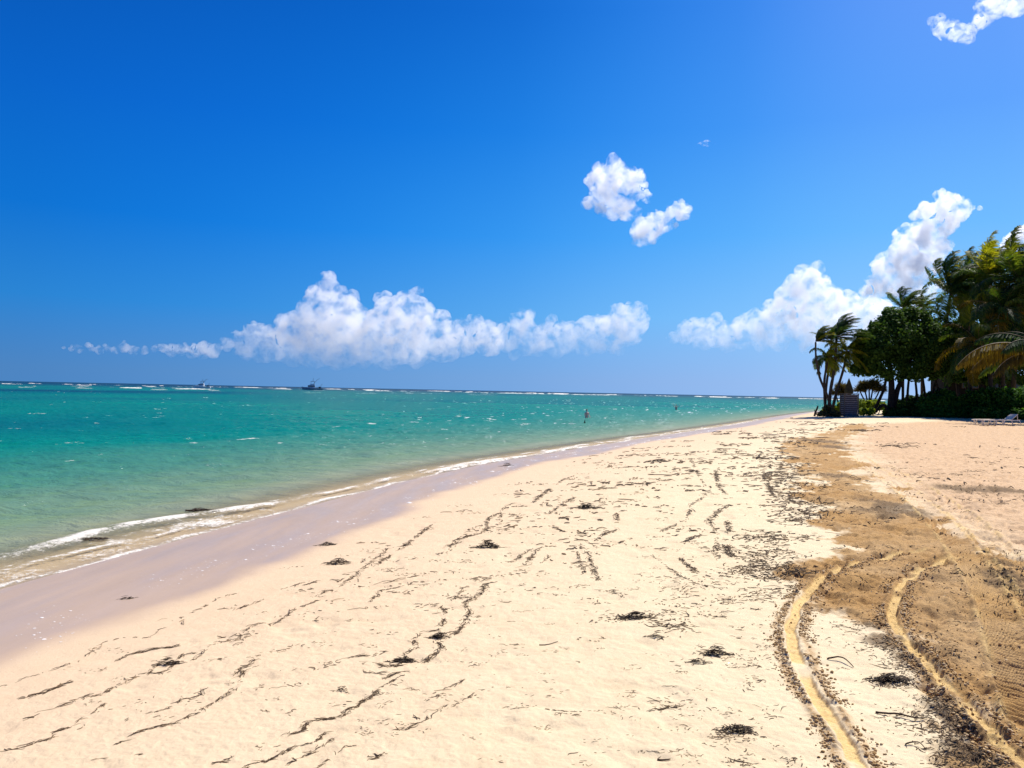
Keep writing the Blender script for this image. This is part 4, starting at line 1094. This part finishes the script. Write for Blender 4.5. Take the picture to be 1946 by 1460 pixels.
def strands(P, ang, L, rad, tone, name, lift=None, curl=1.2, seed=0, mat=None, parent=None, origin=(0, 0, 0), zfun=None, nseg=5):
    """thin curled 3-sided strands lying on the sand"""
    r_ = np.random.default_rng(seed)
    n = len(P); k = nseg + 1
    t = np.linspace(-.5, .5, k)[None]
    c1 = r_.normal(0, curl, n)[:, None]; c2 = r_.normal(0, curl * .8, n)[:, None]
    a = ang[:, None] + c1 * t + c2 * (t * t * 4 - .3)
    ds = (L / nseg)[:, None]
    x = np.cumsum(np.cos(a) * ds, 1); y = np.cumsum(np.sin(a) * ds, 1)
    x = x - x.mean(1, keepdims=True) + P[:, 0:1]; y = y - y.mean(1, keepdims=True) + P[:, 1:2]
    z = (zfun or ztop)(x.ravel(), y.ravel()).reshape(x.shape)
    hump = r_.uniform(0, .9, n)[:, None] * (L * .10)[:, None] * (np.sin((t + .5) * np.pi * r_.integers(1, 3, n)[:, None]) ** 2)
    z = z + rad[:, None] * .6 + hump + (lift[:, None] if lift is not None else 0)
    dx = -np.sin(a); dy = np.cos(a)
    prof = np.sin((t + .5) * np.pi * .86 + .22) ** .5
    rr = rad[:, None] * prof
    V = np.stack([np.stack([x + dx * rr * 1.3, y + dy * rr * 1.3, z - rr * .4], -1), np.stack([x - dx * rr * 1.3, y - dy * rr * 1.3, z - rr * .4], -1), np.stack([x, y, z + rr * .9], -1)], 2)   # n,k,3,3
    V = V.reshape(-1, 3) - np.array(origin)
    b = (np.arange(n) * k * 3)[:, None, None] + (np.arange(nseg) * 3)[None, :, None]
    q = [np.stack([b[..., 0] + i, b[..., 0] + (i + 1) % 3, b[..., 0] + 3 + (i + 1) % 3, b[..., 0] + 3 + i], -1) for i in range(3)]
    Fc = np.stack(q, 2).reshape(-1, 4)
    return new_mesh(name, V, Fc, mat, parent, True, {'tone': np.repeat(tone, k * 3)})

LINES = [  # (pixel line, weight)
    ([(41, 1329), (90, 1316), (134, 1298), (200, 1274), (239, 1247), (283, 1234), (329, 1229), (360, 1219), (385, 1211), (396, 1193), (424, 1177), (462, 1162), (498, 1147)], 1.0),
    ([(26, 1375), (74, 1361)], .7), ([(128, 1337), (164, 1329), (198, 1319), (221, 1306), (272, 1283), (316, 1278), (349, 1246), (393, 1242), (411, 1234), (447, 1219), (462, 1206), (475, 1193), (500, 1184)], .9),
    ([(10, 1428), (44, 1422), (77, 1410), (98, 1404), (108, 1392), (128, 1386), (154, 1370), (175, 1359), (200, 1339)], 1.1), ([(247, 1333), (277, 1323)], .6),
    ([(164, 1442), (200, 1432)], 1.2), ([(206, 1420), (247, 1406)], 1.1), ([(257, 1398), (277, 1391), (313, 1380), (334, 1375), (360, 1362), (385, 1352), (406, 1337), (427, 1324), (447, 1308)], 1.5), ([(447, 1283), (462, 1270), (488, 1255)], 2.0),
    ([(380, 1457), (427, 1450), (457, 1434), (497, 1422), (523, 1409), (554, 1396), (577, 1388), (585, 1375), (605, 1368), (646, 1364), (659, 1352), (677, 1344), (690, 1334), (708, 1324), (718, 1314)], 2.0), ([(718, 1314), (729, 1296), (747, 1283), (777, 1275)], 1.0),
    ([(806, 1255), (829, 1242), (837, 1229), (831, 1216), (842, 1206), (867, 1203), (883, 1183), (888, 1170), (893, 1160), (883, 1147), (903, 1136), (916, 1124), (921, 1111), (942, 1106)], 2.2),
    ([(703, 1145), (718, 1129), (726, 1121), (754, 1116), (780, 1106)], 1.0), ([(688, 1265), (726, 1265), (754, 1265), (780, 1249)], 2.0), ([(690, 1275), (715, 1280), (730, 1280)], 1.4),
    ([(780, 1308), (793, 1316), (819, 1321), (847, 1311), (870, 1301), (885, 1291)], .6), ([(806, 1334), (831, 1326), (852, 1319)], .9), ([(541, 1457), (574, 1440), (610, 1419), (636, 1404)], 1.1), ([(754, 1388), (775, 1386), (806, 1370), (821, 1360)], 1.2), ([(690, 1450), (725, 1443)], 1.1),
    ([(616, 1121), (650, 1110), (723, 1055), (736, 1043)], 1.0), ([(711, 1076), (756, 1047), (806, 1010), (834, 990)], .9), ([(797, 1076), (826, 1060), (867, 1027), (920, 1010), (929, 985), (958, 973)], 1.0),
    ([(1011, 957), (1036, 936), (1073, 911), (1114, 899)], 1.0), ([(970, 1068), (1011, 1043)], 1.1), ([(995, 1076), (1028, 1043), (1064, 1039)], 1.0), ([(1114, 1043), (1126, 1076), (1138, 1109)], 1.3), ([(1052, 1002), (1093, 1022), (1106, 1043)], 1.0), ([(1142, 1018), (1184, 1002)], 1.1),
    ([(1147, 973), (1171, 977), (1171, 990)], 1.3), ([(1299, 1031), (1340, 1010), (1348, 994), (1360, 977), (1381, 961), (1385, 948), (1365, 920), (1360, 895)], 1.2), ([(1250, 1043), (1278, 1043), (1299, 1068), (1328, 1088), (1352, 1100)], 1.2), ([(1381, 990), (1393, 1027), (1381, 1043), (1395, 1060)], 1.8),
    ([(446, 1160), (500, 1140), (560, 1118), (600, 1105)], .6), ([(448, 1230), (480, 1205), (530, 1180), (560, 1160), (610, 1140)], .8), ([(455, 1204), (490, 1190)], .8), ([(1010, 1340), (1060, 1350), (1100, 1355), (1150, 1352)], .5), ([(1100, 1357), (1094, 1365)], 1.6), ([(1110, 1383), (1104, 1400), (1090, 1425)], 1.2),
    ([(1215, 1365), (1240, 1350), (1300, 1340)], 1.1), ([(1450, 905), (1470, 940), (1490, 960)], 1.5),
]
FIELDS = [  # pixel, spread, count, size
    (1492, 848, 26, 10, 120, 1.5), (1480, 888, 26, 14, 240, 1.3), (1470, 905, 30, 9, 220, 1.3), (1500, 930, 22, 9, 260, 1.2), (1518, 955, 20, 11, 260, 1.2), (1535, 982, 26, 7, 220, 1.2), (1475, 1022, 34, 6, 260, 1.1), (1440, 1050, 38, 9, 260, 1.0), (1480, 1075, 40, 10, 420, 1.0),
    (1505, 1090, 30, 8, 260, 1.0), (1400, 1082, 46, 12, 200, .9), (1350, 1112, 66, 16, 220, .8), (1405, 1130, 56, 16, 240, .8), (1215, 1172, 46, 6, 130, .9), (1300, 1162, 56, 12, 130, .8), (1272, 1190, 14, 4, 90, 1.0), (1455, 1125, 28, 5, 110, .9), (1400, 1200, 46, 26, 110, .7), (1380, 1252, 46, 12, 90, .7),
    (1455, 1285, 36, 34, 220, .7), (1250, 1342, 36, 8, 70, .7), (1396, 1392, 20, 5, 120, .8), (1420, 1410, 40, 12, 60, .6), (1130, 1125, 80, 20, 70, .7), (1020, 1130, 90, 24, 90, .7), (1460, 1440, 40, 12, 90, .8), (1100, 1200, 120, 50, 90, .6),
    (1150, 930, 110, 40, 330, 1.2), (1060, 980, 120, 46, 240, 1.0), (1300, 880, 130, 28, 430, 1.4), (1400, 860, 80, 24, 300, 1.5), (1270, 940, 130, 40, 200, 1.1), (900, 1000, 130, 40, 130, 1.0), (700, 1100, 130, 30, 170, .8), (560, 1180, 130, 40, 150, .7), (300, 1280, 160, 60, 120, .6), (620, 1300, 160, 70, 130, .6), (850, 1130, 120, 40, 130, .7),
    (950, 1350, 180, 70, 150, .5), (1200, 1300, 160, 70, 190, .5), (1500, 830, 50, 12, 130, 1.6), (1440, 820, 60, 10, 120, 1.8), (1550, 800, 40, 6, 160, 2.0), (1640, 812, 40, 5, 60, 2.0), (1700, 848, 16, 3, 40, 1.6), (1760, 910, 120, 22, 170, 1.1), (1830, 940, 90, 26, 170, 1.0), (1850, 850, 90, 30, 60, 1.2), (1880, 1080, 60, 22, 300, .9), (1920, 1120, 40, 30, 300, .9),
    (1815, 1370, 26, 34, 900, .8), (1790, 1340, 24, 22, 400, .8), (1850, 1440, 50, 24, 800, .8), (1735, 1265, 26, 18, 500, .7), (1690, 1296, 20, 6, 260, .7), (1700, 1225, 34, 9, 260, .7), (1650, 1190, 34, 8, 160, .7), (1720, 1360, 30, 14, 160, .7), (1640, 1230, 40, 20, 90, .6), (1600, 1100, 60, 24, 140, .7), (1850, 1180, 70, 40, 200, .7), (1700, 1010, 90, 30, 200, .9), (1580, 930, 50, 30, 200, 1.0), (1330, 1420, 90, 40, 110, .5),
    (1150, 985, 260, 70, 700, .62), (850, 1090, 220, 60, 360, .6), (1050, 1180, 240, 80, 300, .5), (480, 1270, 230, 80, 300, .5), (1250, 1060, 170, 60, 420, .6), (900, 1330, 260, 80, 240, .42), (1300, 1330, 130, 80, 300, .5), (1330, 870, 130, 26, 330, .9),
]

_q = random.Random(31)
for _pts, _w in list(LINES[:34]):
    _du, _dv = _q.uniform(-46, 46), _q.uniform(-26, 26)
    LINES.append(([(u + _du + _q.uniform(-7, 7), min(v + _dv + _q.uniform(-4, 4), 1485)) for u, v in _pts], _w * .42))

def build_weed():
    W = weed_mat()
    r_ = np.random.default_rng(77)
    P = []; A = []; L = []; R = []; T = []
    for pts, wgt in LINES:
        g = smooth_line(gline(pts), 6)
        seg = np.hypot(*(g[1:] - g[:-1]).T); acc = np.concatenate([[0], np.cumsum(seg)]); tot = acc[-1]
        d = np.hypot(*g.mean(0))
        sc = np.clip(d / 6, .75, 2.2)
        n = int(tot / .02 * wgt / sc * 1.3)
        # pieces bunch up along the line
        t = r_.uniform(0, tot, n * 2); keep = fbm(t * 2.2 / sc, t * 0 + hash(pts[0]) % 97, 3, 120) > .42 - .04 * (wgt - 1); t = t[keep][:n]
        n = len(t)
        x = np.interp(t, acc, g[:, 0]); y = np.interp(t, acc, g[:, 1])
        e = .02; dx = np.interp(t + e, acc, g[:, 0]) - np.interp(t - e, acc, g[:, 0]); dy = np.interp(t + e, acc, g[:, 1]) - np.interp(t - e, acc, g[:, 1])
        w = .010 * sc * (.6 + .4 * wgt)
        P.append(np.stack([x + r_.normal(0, w, n), y + r_.normal(0, w, n)], 1)); A.append(np.arctan2(dy, dx) + r_.normal(0, .42, n))
        L.append(r_.lognormal(-3.05, .5, n) * sc); R.append(r_.uniform(.0008, .0025, n) * sc ** .8); T.append(np.clip(r_.normal(.45, .22, n), 0, 1))
    for u, v, su, sv, n, size in FIELDS:
        n = int(n * (.62 if 1420 < u < 1560 and v < 1110 else .55 if u < 1600 else .75))
        uu = r_.normal(u, su * .8, n); vv = np.maximum(r_.normal(v, sv * .8, n), 782)
        nc = max(3, n // 6)
        ci = r_.integers(0, nc, n); cu = r_.normal(u, su, nc); cv = np.maximum(r_.normal(v, sv, nc), 782)
        g = ground(u, v); D = max(3.0, g[1])
        pcl = np.array([ground(a, min(b, 1500)) for a, b in zip(cu, cv)])
        bias = r_.normal(0, .085 * size * np.clip(D / 8, .5, 3), (n, 2)) * np.array([1.3, .8])
        q = pcl[ci] + bias
        s = shore(q[:, 0], q[:, 1]); ok = s > 3.0
        q = q[ok]; m_ = len(q)
        sc = np.clip(D / 6, .75, 5.0)
        P.append(q); A.append(r_.normal(.25, .8, m_)); L.append(r_.lognormal(-3.25, .6, m_) * size * sc ** .8); R.append(r_.uniform(.0014, .0042, m_) * size * sc ** .85); T.append(np.clip(r_.normal(.50, .24, m_), 0, 1))
    P = np.vstack(P); A = np.concatenate(A); L = np.clip(np.concatenate(L), .015, .7); R = np.clip(np.concatenate(R), .001, .03); T = np.concatenate(T)
    da = np.minimum(np.abs(dist_line(P[:, 0], P[:, 1], TRACK_A)[0]), np.abs(dist_line(P[:, 0], P[:, 1], TRACK_B)[0]))
    ok = da > .05 + L * .25
    P, A, L, R, T = P[ok], A[ok], L[ok], R[ok], T[ok]
    print('weed strands', len(P))
    o = strands(P, A, L, R, T, 'seaweed_litter', None, 1.0, 5, W)
    tag(o, 'fine dark seaweed scattered in broken lines over the pale sand', 'seaweed', kind='stuff')

    # countable clumps
    def clump(u, v, size, label, n=70, flat=.35, sea=False, leafy=0):
        c = water_at(u, v)[:2] if sea else ground(u, v)
        size = size * .62
        zf = (lambda x, y: np.full(np.shape(x), .03)) if sea else ztop
        z0 = float(zf(np.array([c[0]]), np.array([c[1]]))[0])
        q = r_.normal(0, 1, (n, 2)) * size * np.array([.44, .20]) + c
        q = c + (q - c) * np.minimum(1, 1.0 * size / np.maximum(np.hypot(*(q - c).T), 1e-6))[:, None]
        rad_ = np.hypot((q[:, 0] - c[0]) / size / .4, (q[:, 1] - c[1]) / size / .25)
        lift = np.maximum(0, 1 - rad_ * .6) * size * flat * 1.7 * r_.random(n)
        o = strands(q, r_.normal(.2, .7, n), size * r_.uniform(.25, .75, n), size * r_.uniform(.012, .030, n), np.clip(r_.normal(.2, .14, n), 0, 1), 'seaweed_clump', lift, 1.4, int(u), W, None, (c[0], c[1], z0), zf)
        o.location = (c[0], c[1], z0)
        tag(o, label, 'seaweed', 'loose seaweed clumps')
    clump(621, 1036, .22, 'small flat dark seaweed clump at the edge of the wet sand', 50, .18)
    clump(643, 1071, .30, 'thin dark seaweed wisp with an upright tip just below the wet sand edge', 50, .2)
    clump(926, 1040, .30, 'isolated black seaweed lump in the middle of the clean sand', 90, .30)
    clump(318, 1265, .16, 'dark oval seaweed knot on the smooth sand at the lower left', 60, .35)
    clump(766, 1255, .17, 'thick dark slanting seaweed bundle left of the winding weed line', 80, .22)
    clump(834, 1213, .14, 'black seaweed knot at the head of the winding weed line', 80, .40)
    clump(653, 1312, .10, 'tiny dark seaweed tuft above the long lower weed line', 30, .5)
    clump(1362, 1246, .17, 'dark heaped seaweed tuft left of the tyre tracks', 90, .5)
    clump(1247, 1212, .14, 'small dark curled seaweed piece right of the middle of the sand', 40, .3)
    clump(1327, 1262, .14, 'short flat dark seaweed piece lower left of the heaped tuft', 40, .2)
    clump(1690, 1296, .21, 'dark seaweed patch between the two tyre tracks', 110, .25)
    clump(1399, 1391, .16, 'brown seaweed tangle at the bottom beside the left tyre track', 80, .3)
    clump(1205, 1174, .24, 'dark spread of seaweed with a pointed tip above the bottom tangle', 80, .25)
    clump(1115, 966, .42, 'dark seaweed clump among the far scattered weed', 60, .25)
    clump(505 + 1446 - 700, 878, .5, 'far dark seaweed clump near the top of the beach', 50, .25)
    clump(963, 886, .34, 'small dark seaweed clump lying on the wet sand strip', 40, .3)
    clump(240, 1139, .14, 'tiny dark seaweed shred on the wet sand at the left', 30, .3)
    clump(184, 1029, .32, 'dark seaweed floating in the shallows, left of two floating patches', 60, .1, True)
    clump(380, 975, .5, 'dark seaweed floating behind the breaking ripple, right of two floating patches', 60, .1, True)
    twig = plain('dead_twig', (.07, .045, .03), .85, .15, .3, 20)
    def stick(px, label, rad, lift=.01):
        g = smooth_line(gline(px), 4); z = ztop(g[:, 0], g[:, 1]) + rad + lift * np.sin(np.linspace(0, math.pi, len(g)))
        c = np.array([g[0, 0], g[0, 1], z[0]])
        m = MB(); m.tube(np.column_stack([g, z]) - c, [rad * (1 - .6 * i / len(g)) for i in range(len(g))], 7)
        o = m.build('twig', twig, None, True); o.location = c; tag(o, label, 'twig')
    stick([(1572, 1256), (1592, 1256), (1608, 1262), (1622, 1269)], 'dark bent twig right of the left tyre track', .006, .02)
    stick([(1664, 1354), (1700, 1360), (1740, 1368), (1762, 1369)], 'long dark twig lying towards the dark weed patch', .006, .01)
    stick([(1720, 1417), (1745, 1416), (1760, 1425)], 'thin curved twig near the bottom right of the clean sand', .004, .015)
    stick([(1249, 1441), (1262, 1442), (1274, 1444)], 'short straight black twig at the bottom of the clean sand', .005, .0)
    stick([(1025, 1225), (1040, 1222), (1060, 1219)], 'thin pale brown twig in the middle of the sand', .004, .0)

    # crumbs of sand thrown up beside the tracks
    t_ = (1 + 5 ** .5) / 2
    ico = bmesh.new(); bmesh.ops.create_icosphere(ico, subdivisions=1, radius=1)
    iv = np.array([v.co[:] for v in ico.verts]); fi = np.array([[v.index for v in f.verts] for f in ico.faces]); ico.free()
    C = []; S = []
    for line, keepf in ((TRACK_A, .8), (TRACK_B, .6)):
        seg = np.hypot(*(line[1:] - line[:-1]).T); acc = np.concatenate([[0], np.cumsum(seg)])
        n = 5200; t = acc[-1] * r_.beta(1.5, 1.0, n) * .999
        x = np.interp(t, acc, line[:, 0]); y = np.interp(t, acc, line[:, 1])
        dx = np.interp(t + .05, acc, line[:, 0]) - np.interp(t - .05, acc, line[:, 0]); dy = np.interp(t + .05, acc, line[:, 1]) - np.interp(t - .05, acc, line[:, 1])
        ln = np.hypot(dx, dy) + 1e-6; off = np.where(r_.random(n) < .5, -1, 1) * (.058 + np.abs(r_.normal(0, .045, n)))
        ok = (t > .7) & (fbm(t * 3.5, off * 6 + 9, 3, 130) > .38)
        C.append(np.stack([x + dy / ln * off, y - dx / ln * off], 1)[ok]); S.append((r_.lognormal(-5.5, .6, n))[ok])
    n = 2600; vv = r_.uniform(1040, 1440, n); uu = r_.uniform(1500, 1946, n)
    g = np.array([ground(a, b) for a, b in zip(uu, vv)])
    ok = in_poly(g[:, 0], g[:, 1], BROWN) > 0; g = g[ok]
    C.append(g); S.append(r_.lognormal(-5.6, .6, len(g)))
    C = np.vstack(C); S = np.clip(np.concatenate(S), .002, .0105); n = len(C)
    z = ztop(C[:, 0], C[:, 1])
    jit = 1 + r_.normal(0, .18, (n, len(iv), 1))
    V = iv[None] * S[:, None, None] * jit * np.array([1.1, 1, .8]) + np.column_stack([C, z + S * .35])[:, None]
    Fc = (fi[None] + (np.arange(n) * len(iv))[:, None, None]).reshape(-1, 3)
    o = new_mesh('sand_crumbs', V.reshape(-1, 3), Fc, leaf_mat('sand_crumb', (.26, .15, .06), (.50, .33, .15), (.70, .54, .32), 0.0, .95, .05), None, False, {'tone': np.repeat(r_.random(n), len(iv))})
    tag(o, 'small brown sand crumbs along the tyre tracks', 'sand crumbs', kind='stuff')

def build_foam_bits():
    r_ = np.random.default_rng(12)
    n = 1700
    y = 4.5 + 45 * r_.random(n) ** 1.6; lane = fbm(y * .8, y * 0, 3, 240)
    s = 2.15 + (lane - .5) * .9 + r_.normal(0, .16, n) - .5 * r_.random(n) ** 2
    keep = fbm(y * 2.5, s * 2, 3, 241) > .5; y = y[keep]; s = s[keep]
    xs = np.interp(y, SH_Y, SH_X); x = xs + s * 1.09
    rad = r_.lognormal(-5.35, .5, len(x)) * np.clip(np.hypot(x, y) / 9, .8, 2.5)
    z = ztop(x, y)
    k = 7; a = np.arange(k) / k * 2 * np.pi
    ring = np.stack([np.cos(a), np.sin(a), 0 * a], 1)
    V = np.concatenate([ring[None] * (rad[:, None, None] * r_.uniform(.6, 1.4, (len(x), k, 1))) * np.array([1.4, 1, 1]) + np.column_stack([x, y, z + .002])[:, None], np.column_stack([x, y, z + rad * .55])[:, None]], 1)
    Fc = np.array([[i, (i + 1) % k, k] for i in range(k)])[None] + (np.arange(len(x)) * (k + 1))[:, None, None]
    o = new_mesh('foam_bits', V.reshape(-1, 3), Fc.reshape(-1, 3), plain('sea_foam', (.82, .78, .74), .6, .3, .05), None, True)
    tag(o, 'small white flecks of foam left along the wet sand edge', 'foam', kind='stuff')

build_camera()
build_light()
build_beach()
build_sea()
build_clouds()
build_grove()
build_furniture()
build_boats()
build_people()
build_weed()
build_foam_bits()
